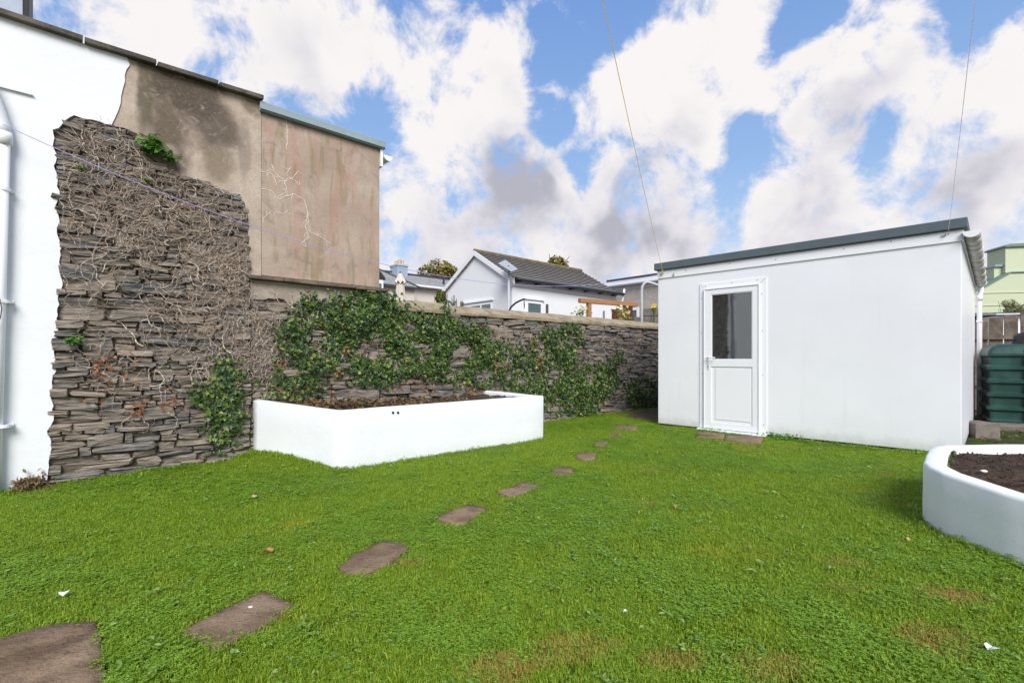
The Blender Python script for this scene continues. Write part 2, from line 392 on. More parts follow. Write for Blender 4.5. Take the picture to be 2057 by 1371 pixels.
def mat_extrender():
    m = M('stained_render', .88, .18); co = m.coord('obj')
    f = m.noise(co, 1.5, 6, .62); c = m.mix(m.mr(f, .3, .7), (.35, .27, .21), (.46, .365, .29))
    st = m.noise(m.coord('obj', (5.5, 5.5, .9)), 1.1, 6, .62, .3); c = m.mix(m.mr(st, .44, .72, 0, .65), c, (.42, .225, .175))
    st2 = m.noise(m.coord('obj', (4.5, 4.5, .7)), 2.3, 5, .6, .3); c = m.mix(m.mr(st2, .50, .66, 0, .75), c, (.27, .215, .12))
    pale = m.noise(co, 2.6, 7, .68, .8); c = m.mix(m.mr(pale, .54, .66, 0, .35), c, (.50, .43, .37))
    drk = m.noise(co, 3.8, 6, .7, .6); c = m.mix(m.mr(drk, .54, .68, 0, .6), c, (.20, .165, .14))
    gr = m.noise(co, 60, 3, .7); c = m.mix(m.mr(gr, .45, .8, 0, .3), c, (.20, .16, .13))
    m.color(c); m.bump(m.noise(co, 60, 4, .7), .45, .005); m.bump(m.noise(co, 4, 4), .25, .02); return m.m
def mat_leaf(name, cols, rough=.42, trans=.25, big=None, spec=.4):
    m = M(name, rough, spec); r = m.rand(); c = m.ramp(r, cols)
    if big:
        nz = m.noise(m.coord('pos'), big[0], 4, .6); c = m.mix(m.mr(nz, big[1], big[2], 0, big[4]), c, big[3])
    m.color(c)
    tr = m.n('ShaderNodeBsdfTranslucent'); m.l(c, tr.inputs[0]); ms = m.n('ShaderNodeMixShader'); ms.inputs[0].default_value = trans
    out = [n for n in m.t.nodes if n.type == 'OUTPUT_MATERIAL'][0]
    m.l(m.b.outputs[0], ms.inputs[1]); m.l(tr.outputs[0], ms.inputs[2]); m.l(ms.outputs[0], out.inputs[0]); return m.m
def mat_soil(name='soil', a=(.05, .034, .025), b=(.12, .085, .062)):
    m = M(name, .95, .1); co = m.coord('pos'); c = m.mix(m.mr(m.noise(co, 14, 6, .7), .3, .7), a, b)
    m.color(c); m.bump(m.noise(co, 30, 6, .7), 1, .03); return m.m
def mat_flag():
    m = M('flagstone', .95, .05); co = m.coord('pos'); r = m.rand()
    f = m.noise(co, 4, 6, .65, .4); c = m.mix(m.mr(f, .3, .7), (.12, .078, .048), (.30, .21, .135))
    c = m.mix(m.mr(m.noise(co, 9, 6, .7), .52, .7, 0, .6), c, (.13, .10, .08))
    c = m.mix(m.mr(m.noise(co, 38, 5, .7), .55, .75, 0, .5), c, (.38, .28, .19))
    c = m.mix(m.math('MULTIPLY', r, .3), c, (.23, .19, .15))
    m.color(c); c = m.mix(m.mr(m.noise(co, 16, 7, .78, 1), .56, .6, 0, .55), c, (.07, .055, .045)); m.color(c); m.bump(m.noise(co, 9, 6, .7), 1.0, .03); m.bump(m.noise(co, 60, 4, .7), .8, .006); return m.m
def mat_glass():
    m = M('door_glass', .03, .5); m.b.inputs['IOR'].default_value = 2.3; m.color((.018, .022, .024))
    m.bump(m.noise(m.coord('obj'), 1.7, 2, .4), .10, .012); return m.m
def mat_coping(name, a, b, dark=(.10, .085, .065), k=.6):
    m = M(name, .9, .15); co = m.coord('pos'); c = m.mix(m.mr(m.noise(co, 5, 6, .65), .3, .7), a, b)
    c = m.mix(m.mr(m.noise(co, 13, 6, .72), .56, .7, 0, k), c, dark)
    c = m.mix(m.mr(m.noise(co, 40, 4, .7), .6, .7, 0, .5), c, tuple(x*1.35 for x in b))
    m.color(c); m.bump(m.noise(co, 10, 6, .7), .7, .03); m.bump(m.noise(co, 70, 4, .7), .5, .005); return m.m

# ------------------------------------------------------------------ the planes of the place
BW = Plane((.55, 8.2), math.atan2(.6727, .74))        # the long wall: gable, extension and boundary wall stand on it
L0 = G(1322, 855)
SH = Plane((L0.x, L0.y), R(-45))                      # front of the outhouse
SHW, SHD = 3.584, 4.9
M_ = {}
M_['white'] = mat_white('white_masonry_paint', dirt=.12)
M_['white_planter'] = mat_white('white_planter_paint', tint=(.80, .82, .84), dirt=.12, relief=.45)
M_['shed'] = mat_shed(); M_['upvc'] = simple('white_upvc', (.82, .83, .85), .3, .03, 3, 0)
M_['slate'] = mat_slate('slate_stone'); M_['brown'] = mat_brownrender(); M_['ext'] = mat_extrender()
M_['mortar'] = mat_coping('earth_mortar', (.085, .066, .05), (.16, .125, .095), (.045, .036, .03))
M_['band'] = mat_coping('wall_band_render', (.30, .25, .20), (.42, .36, .30), (.17, .14, .10), .5)
M_['coping'] = mat_coping('coping_render', (.26, .21, .135), (.40, .335, .235), (.16, .135, .08))
M_['darkslab'] = mat_coping('dark_coping_slab', (.07, .065, .055), (.16, .14, .115), (.03, .03, .028))
M_['ledge'] = mat_coping('ledge_slab', (.10, .085, .06), (.20, .165, .12), (.05, .045, .035))
M_['lead'] = simple('blue_grey_flashing', (.27, .335, .36), .5, .15, 5, .15)
M_['felt'] = simple('grey_roof_felt', (.095, .125, .14), .75, .15, 9, .3)
M_['soil'] = mat_soil(); M_['flag'] = mat_flag(); M_['glass'] = mat_glass()
M_['dark'] = simple('black_plastic', (.02, .02, .022), .5, .2, 5, 0)
M_['metal'] = simple('galvanised_metal', (.45, .47, .48), .4, .1, 9, 0)
M_['steel'] = simple('chrome_handle', (.68, .69, .70), .25, .05, 9, 0, spec=.8)
M_['bark'] = simple('bark', (.12, .09, .065), .9, .3, 30, .5)
m = M('dead_ivy_stem', .85, .2); m.color(m.ramp(m.rand(), [(0, (.22, .16, .12)), (.35, (.36, .28, .21)), (.7, (.52, .43, .34)), (1, (.66, .58, .49))])); M_['twig'] = m.m
M_['roofgravel'] = simple('roof_deck', (.12, .13, .13), .9)

# ------------------------------------------------------------------ setting: ground
def bump_h(x, y):
    s, d = BW.local(x, y)
    h = .17*np.exp(-(((s+4.35)/.55)**2+((d+.0)/.55)**2))
    h = h+.05*np.exp(-(((s+5.4)/.6)**2+((d)/.6)**2))
    return h
gm = MB(); gm.add([(-250, -250, -.05), (250, -250, -.05), (250, 250, -.05), (-250, 250, -.05)], [(0, 1, 2, 3)])
tag(gm.build('ground', mat_soil('earth', (.06, .042, .03), (.14, .10, .075))), kind='structure')

def lawn_edge(x, y):
    """true where the turf grows (numpy arrays)"""
    s, d = BW.local_np(x, y)
    ok = d < -.02
    a, b = SH.local_np(x, y)
    ok &= ~((a > -.0) & (a < 30) & (b > -.03))
    ok &= ~((a > -1.1+.35*np.sin(b*3)*.3) & (b > .55) & (a < 0.2))          # bare earth strip beside the outhouse
    return ok
def _ln(self, x, y):
    dx, dy = x-self.o.x, y-self.o.y
    return dx*self.U.x+dy*self.U.y, dx*self.V.x+dy*self.V.y
Plane.local_np = _ln
nx, ny = 150, 130
xs = np.linspace(-7, 9, nx); ys = np.linspace(-4, 11, ny); XX, YY = np.meshgrid(xs, ys)
def _loc(x, y): return BW.local_np(x, y)
def bump_np(x, y):
    s, d = BW.local_np(x, y)
    return .17*np.clip(1+d/1.35, 0, 1)*np.exp(-((s+4.25)/.36)**2)+.03*np.exp(-(((s+5.3)/.6)**2+(d/.5)**2))+.008*np.sin(x*2.1+1)*np.cos(y*1.7)
ZZ = bump_np(XX, YY)-.006
idx = np.arange(nx*ny).reshape(ny, nx)
fc = np.stack([idx[:-1, :-1], idx[:-1, 1:], idx[1:, 1:], idx[1:, :-1]], -1).reshape(-1, 4)
m = M('turf_soil', .95, .1); co = m.coord('pos')
m.color(m.mix(m.mr(m.noise(co, 3, 5), .35, .65), (.035, .052, .014), (.06, .075, .02))); m.bump(m.noise(co, 40, 5, .7), 1, .02)
turf_mat = m.m
tag(mesh_np('lawn_soil', np.stack([XX, YY, ZZ], -1).reshape(-1, 3), fc, turf_mat, smooth=True), kind='structure')
# bare earth beside the outhouse
em = MB(); q = [SH.world(-1.35, .5), SH.world(-.02, .42), SH.world(-.02, 3.6), SH.world(-1.6, 3.6), SH.world(-1.9, 1.2)]
pts = rough_line([(p.x, p.y) for p in q]+[(q[0].x, q[0].y)], .12, .08, 3)[:-1]
em.prism_z(pts, -.03, .018); tag(em.build('earth_path', mat_soil('trodden_earth', (.10, .072, .05), (.19, .135, .095))), kind='structure')

# ------------------------------------------------------------------ stones
def stone_mesh(i):
    rr = random.Random(100+i); k = 10; mb = MB()
    ang = [2*math.pi*j/k+rr.uniform(-.12, .12) for j in range(k)]
    def sq(a, w, h, e):
        c, s_ = math.cos(a), math.sin(a)
        return (w*math.copysign(abs(c)**e, c), h*math.copysign(abs(s_)**e, s_))
    back, mid, front = [], [], []
    for a in ang:
        e = rr.uniform(.12, .34); x, z = sq(a, .5, .5, e); j = rr.uniform(.93, 1.03)
        back.append((x*j, .5, z*j))
        y1 = -.22+rr.uniform(-.12, .12); mid.append((x*j*.99, y1, z*j*.98))
        t = rr.uniform(.84, .96); front.append((x*t, -.42+rr.uniform(-.12, .08), z*rr.uniform(.66, .96)))
    c = (rr.uniform(-.15, .15), -.46+rr.uniform(-.06, .06), rr.uniform(-.15, .15))
    vs = back+mid+front+[c]; fs = []
    for j in range(k):
        n = (j+1) % k
        fs += [(j, n, k+n, k+j), (k+j, k+n, 2*k+n, 2*k+j), (2*k+j, 2*k+n, 3*k)]
    mb.add(vs, fs)
    o = mb.build('stone', M_['slate']); me = o.data; bpy.data.objects.remove(o); return me
STONES = [stone_mesh(i) for i in range(14)]
def lay_stones(root, poly, smin, smax, zmin, zmax, hfun, lfun, seed, front=-.012, tilt=2.5, limit=300, view=None, skip=None):
    rr = random.Random(seed); stones = []
    z = zmin
    def bounds(z):
        c = [smin+(smax-smin)*i/240 for i in range(241)]; c = [x for x in c if inpoly(poly, x, z)]
        return (min(c), max(c)) if c else None
    while z < zmax:
        h = hfun(rr, z); bd = bounds(z+h*.5)
        if not bd: z += h*.97; continue
        s = bd[0]+rr.uniform(-.004, .022); end = bd[1]+.01
        while s < end-.02:
            l = lfun(rr, s, h)
            if s+l > end-.05: l = end-s
            wv = .034*mnoise.noise(Vector((s*.9, z*1.2, seed)))+.018*mnoise.noise(Vector((s*3.1, z*3, seed+5)))
            hh = h*rr.uniform(.92, 1.04)
            if inpoly(poly, s+l*.5, z+h/2+wv*.5):
                r_ = rr.random()
                if r_ < .30 and h > .055:
                    k = rr.uniform(.3, .7)
                    stones.append((s+l/2, z+wv+h*k/2, l*.985, h*k*1.0)); stones.append((s+l/2+rr.uniform(-.01, .01), z+wv+h*(k+(1-k)/2), l*.985, h*(1-k)*1.0))
                elif r_ < .40 and l > .14:
                    k = rr.uniform(.3, .7)
                    stones.append((s+l*k/2, z+wv+h*.25, l*k*.98, h*.5)); stones.append((s+l*k/2, z+wv+h*.76, l*k*.97, h*.5)); stones.append((s+l*(k+1)/2, z+wv+h/2, l*(1-k)*.98, hh))
                elif r_ < .46:
                    stones.append((s+l/2, z+wv+h*.85, l*.99, h*1.75))
                else:
                    stones.append((s+l/2, z+wv+h/2, l*rr.uniform(.97, 1.03), hh))
            s += l
        z += h*.97
    rr.shuffle(stones)
    # the ones that show largest in the photograph are objects of their own
    def size(t):
        d = BW.o.y+t[0]*BW.U.y; return t[2]*t[3]/d/d
    stones.sort(key=size, reverse=True)
    joined = MB()
    for i, (s, z, l, h) in enumerate(stones):
        me = STONES[rr.randrange(len(STONES))]
        dep = .13; y = front+dep/2+abs(rr.gauss(0, .014))-rr.choice((0, 0, 0, .012, .022, .034))
        ry = R(rr.gauss(0, tilt)); rz = R(rr.gauss(0, 4)); rx = R(rr.gauss(0, 5)); fl = rr.choice((1, -1)); ry *= (1.8 if z > 2.1 else 1)
        if i < limit:
            inst(me, 'stone', root, (s, y, z), (rx, ry, rz), (l*fl, dep, h))
        else:
            mt = Matrix.LocRotScale(Vector((s, y, z)), Matrix.Rotation(rz, 3, 'Z')@Matrix.Rotation(ry, 3, 'Y'), Vector((l, dep, h)))
            joined.add([mt@v.co for v in me.vertices], [tuple(p.vertices) for p in me.polygons])
    if joined.v:
        tag(joined.build('small_stones', M_['slate'], root), kind='stuff')
    print('stones', len(stones))

def wp(px, py, off=0): return BW.at(px, py, off)
# ------------------------------------------------------------------ the house gable
sE = wp(524, 300)[0]; sW = -9.5; ZT = 3.90
house = root_on(BW, 'house', 'tall house gable, part painted white, part bare brown render over exposed slate stonework', 'house')
mb = MB(); mb.box(sW, sE, .020, 4.6, -.05, 3.86); mb.build('wall_core', M_['mortar'], house)
edge_v = [wp(*p) for p in ((253, 112), (258, 132), (250, 165), (245, 195), (238, 225), (224, 252))]
edge_top = [wp(*p) for p in ((224, 252), (185, 243), (150, 234), (135, 246), (106, 262))]
edge_l = [wp(*p) for p in ((106, 262), (110, 310), (116, 360), (113, 400), (118, 450), (121, 520), (122, 570), (116, 640), (110, 700), (111, 760), (106, 800), (104, 850), (99, 900), (97, 950), (94, 968))]
bot = [wp(94, 968), wp(60, 983), wp(0, 992), (sW, wp(0, 992)[1])]
outline = rough_line(edge_v, .05, .016, 1)+rough_line(edge_top, .04, .02, 2)[1:]+rough_line(edge_l, .03, .020, 4)[1:]+rough_line(bot, .12, .015, 5)[1:]
outline = [(edge_v[0][0]+.0, 3.86)]+outline+[(sW, 3.86)]
mb = MB(); mb.prism_y(outline[::-1], -.022, .046); mb.build('painted_render', M_['white'], house)
b_low = [wp(*p) for p in ((224, 252), (262, 262), (285, 300), (320, 330), (345, 350), (372, 362), (420, 372), (445, 385), (480, 398), (497, 425), (500, 470), (502, 520), (503, 556))]
brown = [(edge_v[0][0]+.004, 3.86)]+[(x+.004, z) for x, z in rough_line(edge_v, .05, .016, 1)]+rough_line(b_low, .04, .016, 7)[1:]+[(sE, b_low[-1][1]), (sE, 3.86)]
mb = MB(); mb.prism_y(brown, -.012, .046); mb.build('bare_render', M_['brown'], house)
# footing: bare strip of plinth under the paint
mb = MB(); mb.box(sW, wp(97, 960)[0], .0, .05, -.05, wp(40, 975)[1]); mb.build('plinth', M_['mortar'], house)
stone_poly = [(wp(90, 990)[0]-.02, -.06)]+[(x-.03, z) for x, z in edge_l[::-1]]+[(x, z+.02) for x, z in edge_top[::-1]]+[(x, z+.01) for x, z in b_low[1:]]+[(wp(503, 560)[0], -.06)]
def hf(rr, z):
    if z < .30: return rr.uniform(.05, .095)
    if z < 1.15: return rr.uniform(.036, .068)
    if z < 1.6: return rr.uniform(.06, .12)
    return rr.choice((rr.uniform(.045, .08), rr.uniform(.06, .11)))
def lf(rr, s, h):
    return min(.52, h*rr.uniform(2.0, 6.0)) if rr.random() < .8 else h*rr.uniform(1.0, 2)
lay_stones(house, stone_poly, -6.3, wp(503, 560)[0], -.05, 3.4, hf, lf, 11, front=-.03, tilt=3.0)
# copings along the verge
cuts = [(-9.5, -6.75)]
cp = [wp(px, 100)[0] for px in (-60, 168, 314, 437, 527)]
mb = MB()
segs = [(-9.5, -8.2), (-8.19, -6.9)]+[(a, b) for a, b in zip([-6.89]+cp[1:-1], cp[1:])]
for i, (a, b) in enumerate(segs):
    m_ = MB(); dz = random.uniform(-.008, .008); w0 = -.075+random.uniform(-.008, .008)
    m_.hexa([(a+.006, w0, 3.86+dz), (b-.006, w0, 3.86-dz), (b-.006, .30, 3.862), (a+.006, .30, 3.862), (a+.006, w0, 3.905+dz), (b-.006, w0, 3.905-dz), (b-.006, .30, 3.94), (a+.006, .30, 3.94)])
    m_.build('coping_slab', M_['darkslab'], house, bevel=.006)
mb = MB(); mb.box(sW, sE, .31, 4.6, 3.862, 3.90); mb.build('roof', M_['roofgravel'], house)
mb = MB(); sa, sb = wp(-30, 170)[0], wp(66, 190)[0]; zz = wp(30, 184)[1]
mb.box(sa, sb, -.045, -.021, zz-.008, zz+.006); mb.build('drip_edge', M_['white'], house)
# chimney over the gable, cut by the frame
ch = thing('chimney_stack', 'pale grey chimney stack with dark trim rising behind the gable coping, top left corner', 'chimney', BW.world(wp(14, 10)[0]-.28, .55, 3.90), BW.ang)
mb = MB(); mb.box(-.45, .34, 0, .5, 0, 1.2); mb.build('stack', simple('pale_blue_render', (.42, .48, .56), .7), ch)
mb = MB(); mb.box(.345, .385, -.02, .52, 0, 1.25); mb.build('corner_flashing', M_['dark'], ch)
# downpipe with its bends
dp = root_on(BW, 'downpipe', 'white downpipe with angled top bend on the white gable wall', 'pipe')
s0 = wp(7, 500, -.07)[0]; r_ = .043
ztop = wp(14, 268, -.07)[1]
mb = MB(); mb.tube([(s0-.055, -.075, -.02), (s0, -.075, ztop)], r_, 20); mb.build('pipe', M_['upvc'], dp, smooth=True)
mb = MB(); mb.tube([(s0, -.075, ztop-.10), (s0, -.075, ztop-.04), (s0, -.075, ztop)], .054, 20)
mb.build('collar', M_['upvc'], dp, smooth=True, bevel=0)
mb = MB(); mb.tube([(s0, -.075, ztop-.02), (s0-.006, -.075, ztop+.05), (s0-.03, -.08, ztop+.14), (s0-.075, -.09, ztop+.30), (s0-.13, -.1, ztop+.44), (s0-.22, -.1, ztop+.52), (s0-.6, -.1, ztop+.58)], .05, 20)
mb.build('bend', M_['upvc'], dp, smooth=True)
for zc in (.55, 1.55, 2.45):
    mb = MB(); mb.tube([(s0, -.075, zc-.012), (s0, -.075, zc+.012)], .048, 20); mb.box(s0-.055, s0+.055, -.04, -.0215, zc-.012, zc+.012); mb.build('clip', M_['upvc'], dp)
cb = MB(); p0 = [wp(-12, 590, -.03), wp(2, 600, -.03), wp(7, 622, -.03), (wp(4, 640, -.03)), wp(-8, 660, -.03), wp(-30, 700, -.03)]
cb.tube([(s, -.15, z) for s, z in p0], .0035, 6)
o = cb.build('cable', M_['dark']); o.location = (BW.o.x, BW.o.y, 0); o.rotation_euler = (0, 0, BW.ang); tag(o, 'thin dark looped cable hanging by the white wall at the left edge', 'cable')

# ------------------------------------------------------------------ rear extension above the wall
ext = root_on(BW, 'house_extension', 'flat roofed rear extension in blotchy pink brown render above the ledge', 'building')
sX = wp(762, 400)[0]
mb = MB(); mb.box(sE+.004, sX, -.005, 4.2, 1.99, 3.75); mb.build('wall', M_['ext'], ext, bevel=.006)
mb = MB(); zf = 3.755
mb.hexa([(sE-.02, -.055, zf), (sX+.06, -.055, zf), (sX+.06, 4.25, zf), (sE-.02, 4.25, zf), (sE-.02, -.055, zf+.10), (sX+.06, -.055, zf+.10), (sX+.06, 4.25, zf+.11), (sE-.02, 4.25, zf+.11)])
mb.build('roof_flashing', M_['lead'], ext, bevel=.008)
mb = MB(); mb.box(sE-.02, sX+.05, -.070, -.0555, zf+.012, zf+.030); mb.build('drip_edge', M_['lead'], ext)
mb = MB(); mb.box(sX+.004, sX+.035, -.03, 4.2, zf-.22, zf-.004); mb.build('fascia', M_['upvc'], ext)
gb = MB()
for k in range(8):
    a0, a1 = math.pi+math.pi*k/8, math.pi+math.pi*(k+1)/8; cx_, cz_ = sX+.10, zf-.07
    for y0, y1 in ((-.05, 4.1),):
        gb.add([(cx_+.06*math.cos(a0), y0, cz_+.065*math.sin(a0)), (cx_+.06*math.cos(a1), y0, cz_+.065*math.sin(a1)), (cx_+.06*math.cos(a1), y1, cz_+.065*math.sin(a1)), (cx_+.06*math.cos(a0), y1, cz_+.065*math.sin(a0))], [(0, 1, 2, 3)])
gb.add([(cx_+.06*math.cos(math.pi+math.pi*k/8), -.05, cz_+.065*math.sin(math.pi+math.pi*k/8)) for k in range(9)], [tuple(range(9))])
gb.build('gutter', M_['upvc'], ext)
# pale crazed root traces left on the render by torn-off creeper
def wander(rr, s, z, ang, n, step, curl=.5):
    out = [(s, z)]
    for _ in range(n):
        ang += rr.gauss(0, curl); s += math.cos(ang)*step; z += math.sin(ang)*step; out.append((s, z))
    return out
tr = MB(); rr = random.Random(5)
main = [[(510, 375), (545, 385), (560, 400), (590, 385+5), (610, 402), (618, 430), (617, 450), (625, 468), (640, 472)],
        [(545, 330), (555, 350), (570, 365), (575, 385), (560, 395)], [(528, 440), (545, 425), (550, 430), (575, 428), (578, 422)],
        [(574, 238), (577, 262), (575, 300)], [(618, 430), (612, 455), (620, 478), (605, 490), (615, 495)], [(630, 470), (650, 478), (665, 490)],
        [(600, 372), (575, 350), (585, 335)], [(560, 365), (590, 358), (600, 345)], [(525, 345), (545, 350), (556, 372)]]
for poly in main:
    pp = [wp(*p) for p in poly]; fine = rough_line(pp, .018, .012, len(tr.v))
    r0 = .0042; tr.tube([(s, -.006, z) for s, z in fine], [r0*rr.uniform(.5, 1.1) for _ in fine], 4, False)
    for s, z in fine[::4]:
        w = wander(rr, s, z, rr.uniform(0, 6.28), rr.randint(3, 9), .014, .7)
        tr.tube([(a, -.006, b) for a, b in w], [.003*(1-.7*i/len(w)) for i in range(len(w))], 3, False)
tag(tr.build('root_trace', simple('pale_root', (.72, .64, .55), .9, .2, 20, 0), ext), kind='stuff')

# ------------------------------------------------------------------ boundary wall
bwall = root_on(BW, 'boundary_wall', 'long slate rubble boundary wall with sloping tan coping behind the white raised bed', 'wall')
sL = wp(783, 600)[0]; sR = 9.5; s500 = wp(503, 560)[0]
mb = MB(); mb.box(sE+.001, sL, .022, .42, -.05, 1.935); mb.box(sL, sR, .022, .42, -.05, 1.745); mb.build('wall_core', M_['mortar'], bwall)
band_low = [wp(*p) for p in ((503, 600), (530, 603), (560, 600), (590, 612), (625, 604), (660, 612), (700, 606), (740, 616), (783, 612))]
band = [(s500+.002, 1.935)]+rough_line(band_low, .05, .02, 9)+[(sL, 1.935)]
mb = MB(); mb.prism_y(band, -.006, .052); mb.build('render_band', M_['band'], bwall)
lc = [wp(px, 570, -.09)[0] for px in (499, 570, 640, 716, 783)]
for a, b in zip(lc[:-1], lc[1:]):
    mb = MB(); dz = random.uniform(-.006, .006)
    mb.hexa([(a+.003, -.085, 1.938+dz), (b-.003, -.085, 1.938-dz), (b-.003, .0, 1.94), (a+.003, .0, 1.94), (a+.003, -.085, 1.972+dz), (b-.003, -.085, 1.974-dz), (b-.003, -.0, 1.988), (a+.003, -.0, 1.988)])
    mb.build('ledge_slab', M_['ledge'], bwall, bevel=.006)
bpoly = [(s500, -.06)]+[(x, z-.0) for x, z in band_low]+[(sL+.01, 1.74), (sR, 1.74), (sR, -.06)]
def hb(rr, z): return rr.uniform(.05, .11) if z > .3 else rr.uniform(.07, .12)
def lb(rr, s, h):
    k = 1.0+max(0, (s+2))*.06
    return min(.6, h*rr.uniform(1.5, 4.4))*k
lay_stones(bwall, bpoly, s500, 5.2, -.05, 1.8, hb, lb, 23, front=-.03, tilt=4.0)
# coping: a row of sloping bedded slabs
cps = [783, 842, 905, 985, 1052, 1122, 1186, 1262, 1345]; ss = [wp(p, 610)[0] for p in cps]+[5.0, 6.2, 7.4, 8.6, 9.5]
rr = random.Random(4)
for a, b in zip(ss[:-1], ss[1:]):
    j = [rr.uniform(-.012, .012) for _ in range(6)]; n = 7; vs = []
    for i in range(n+1):
        s = a+.006+(b-a-.012)*i/n; w = [mnoise.noise(Vector((s*4, k*3.1, 2)))*.022+mnoise.noise(Vector((s*13, k*3.1, 7)))*.012 for k in range(4)]
        vs += [(s, -.06+w[0], 1.715+w[1]*.8), (s, -.065+w[0], 1.755+w[1]+j[0]), (s, .20, 1.885+w[2]*.5+j[1]), (s, .42, 1.90+w[2]*.4+j[2]), (s, .45, 1.75)]
    fs = [(i*5+k, i*5+(k+1) % 5, i*5+5+(k+1) % 5, i*5+5+k) for i in range(n) for k in range(5)]+[(0, 1, 2, 3, 4), tuple(n*5+k for k in (4, 3, 2, 1, 0))]
    mb = MB(); mb.add(vs, fs); mb.build('coping_stone', M_['coping'], bwall)

# ------------------------------------------------------------------ dead creeper stems on the stones
def in_px(poly): return [wp(*p) for p in poly]
dead_poly = in_px([(112, 262), (150, 238), (260, 265), (300, 330), (440, 380), (495, 420), (503, 560), (520, 600), (640, 605), (640, 640), (580, 700), (560, 790), (500, 780), (400, 780), (330, 900), (200, 820), (130, 700), (125, 560), (118, 400)])
dense = in_px([(150, 240), (260, 268), (300, 340), (440, 385), (495, 425), (500, 560), (600, 610), (560, 760), (480, 760), (300, 560), (160, 480), (120, 380)])
rr = random.Random(31); dm = MB(); cnt = 0
bx = (min(p[0] for p in dead_poly), max(p[0] for p in dead_poly), min(p[1] for p in dead_poly), max(p[1] for p in dead_poly))
while cnt < 1550:
    s, z = rr.uniform(bx[0], bx[1]), rr.uniform(bx[2], bx[3])
    if not inpoly(dead_poly, s, z): continue
    k = .5+.5*mnoise.noise(Vector((s*2.2, z*2.2, 3)))
    if rr.random() > (k*1.25 if inpoly(dense, s, z) else k*.35): continue
    cnt += 1
    n = rr.randint(5, 20); a = rr.choice((1.57, 1.2, 1.9, -1.3, .4, 2.7, 0, 3.1))+rr.gauss(0, .4)
    w = wander(rr, s, z, a, n, rr.uniform(.014, .028), .45)
    for i_, p_ in enumerate(w):
        if not inpoly(dead_poly, *p_) and (p_[0] < bx[0]+.22 or rr.random() < .5): w = w[:i_]; break
    if len(w) < 3: continue
    r0 = rr.uniform(.0012, .0034) if rr.random() < .93 else rr.uniform(.004, .007)
    pts = [(x, -.038-.03*abs(math.sin(i*.9+s*7))*rr.uniform(.3, 1), y) for i, (x, y) in enumerate(w)]
    dm.tube(pts, [r0*(1-.75*i/len(pts)) for i in range(len(pts))], 4, False)
    if rr.random() < .5:
        i = len(w)//2; w2 = [p_ for p_ in wander(rr, w[i][0], w[i][1], a+rr.choice((-.9, .9)), rr.randint(3, 6), .018, .5)]; w2 = w2 if all(inpoly(dead_poly, *p_) for p_ in w2) else w2[:2]
        dm.tube([(x, pts[i][1]-.004*j, y) for j, (x, y) in enumerate(w2)], [r0*.6*(1-.7*j/len(w2)) for j in range(len(w2))], 3, False)
o = dm.build('dead_creeper', M_['twig']); o.location = (BW.o.x, BW.o.y, 0); o.rotation_euler = (0, 0, BW.ang)
tag(o, 'mat of bare tan dead creeper stems clinging to the stonework', 'dead creeper', kind='stuff')

# ------------------------------------------------------------------ leaves
def leaf_shape(kind):
    if kind == 'ivy':
        v = [(0, 0, 0), (.42, .05, .05), (.30, .38, .03), (.52, .62, .08), (.18, .62, .02), (0, 1.0, -.05), (-.18, .62, .02), (-.52, .62, .08), (-.30, .38, .03), (-.42, .05, .05), (0, .42, -.08)]
        f = [(10, i, i+1) for i in range(0, 9)]+[(10, 9, 0)]
    elif kind == 'long':
        v = [(0, 0, 0), (.16, .3, .03), (.19, .6, .02), (0, 1, -.1), (-.19, .6, .02), (-.16, .3, .03), (0, .5, -.05)]
        f = [(6, i, (i+1) % 6) for i in range(6)]
    elif kind == 'round':
        v = [(0, 0, 0), (.33, .2, .04), (.40, .6, .05), (0, .95, 0), (-.40, .6, .05), (-.33, .2, .04), (0, .5, -.04)]
        f = [(6, i, (i+1) % 6) for i in range(6)]
    return np.array(v), np.array(f)
def scatter_leaves(name, kind, pos, nrm, size, up, mat, parent=None, kindtag='stuff', tiltsd=.5):
    """pos (n,3), nrm the way leaf faces, size (n,), up the way the tip points"""
    V, Fc = leaf_shape(kind); n = len(pos)
    nrm = nrm+rng.normal(0, tiltsd, (n, 3)); nrm /= np.linalg.norm(nrm, axis=1)[:, None]
    up = up+rng.normal(0, .55, (n, 3)); up -= nrm*(up*nrm).sum(1)[:, None]; up /= np.linalg.norm(up, axis=1)[:, None]
    side = np.cross(up, nrm)
    P_ = (V[None, :, 0, None]*side[:, None, :]+(V[None, :, 1, None]-.4)*up[:, None, :]+V[None, :, 2, None]*nrm[:, None, :])*size[:, None, None]+pos[:, None, :]
    F_ = Fc[None]+(np.arange(n)*len(V))[:, None, None]
    return mesh_np(name, P_.reshape(-1, 3), F_.reshape(-1, 3), mat, parent, kindtag)
IVY = mat_leaf('ivy_leaf', [(0, (.016, .040, .013)), (.3, (.030, .074, .019)), (.55, (.056, .118, .027)), (.8, (.11, .19, .036)), (.93, (.22, .30, .05)), (1, (.30, .26, .07))], .38, .18, (1.6, .5, .75, (.09, .125, .03), .5))
RUST = mat_leaf('rusty_leaf', [(0, (.22, .07, .03)), (.5, (.36, .13, .06)), (1, (.30, .17, .09))], .7, .2)
BRIGHT = mat_leaf('bright_leaf', [(0, (.05, .16, .025)), (.5, (.10, .26, .035)), (1, (.18, .36, .05))], .4, .3)
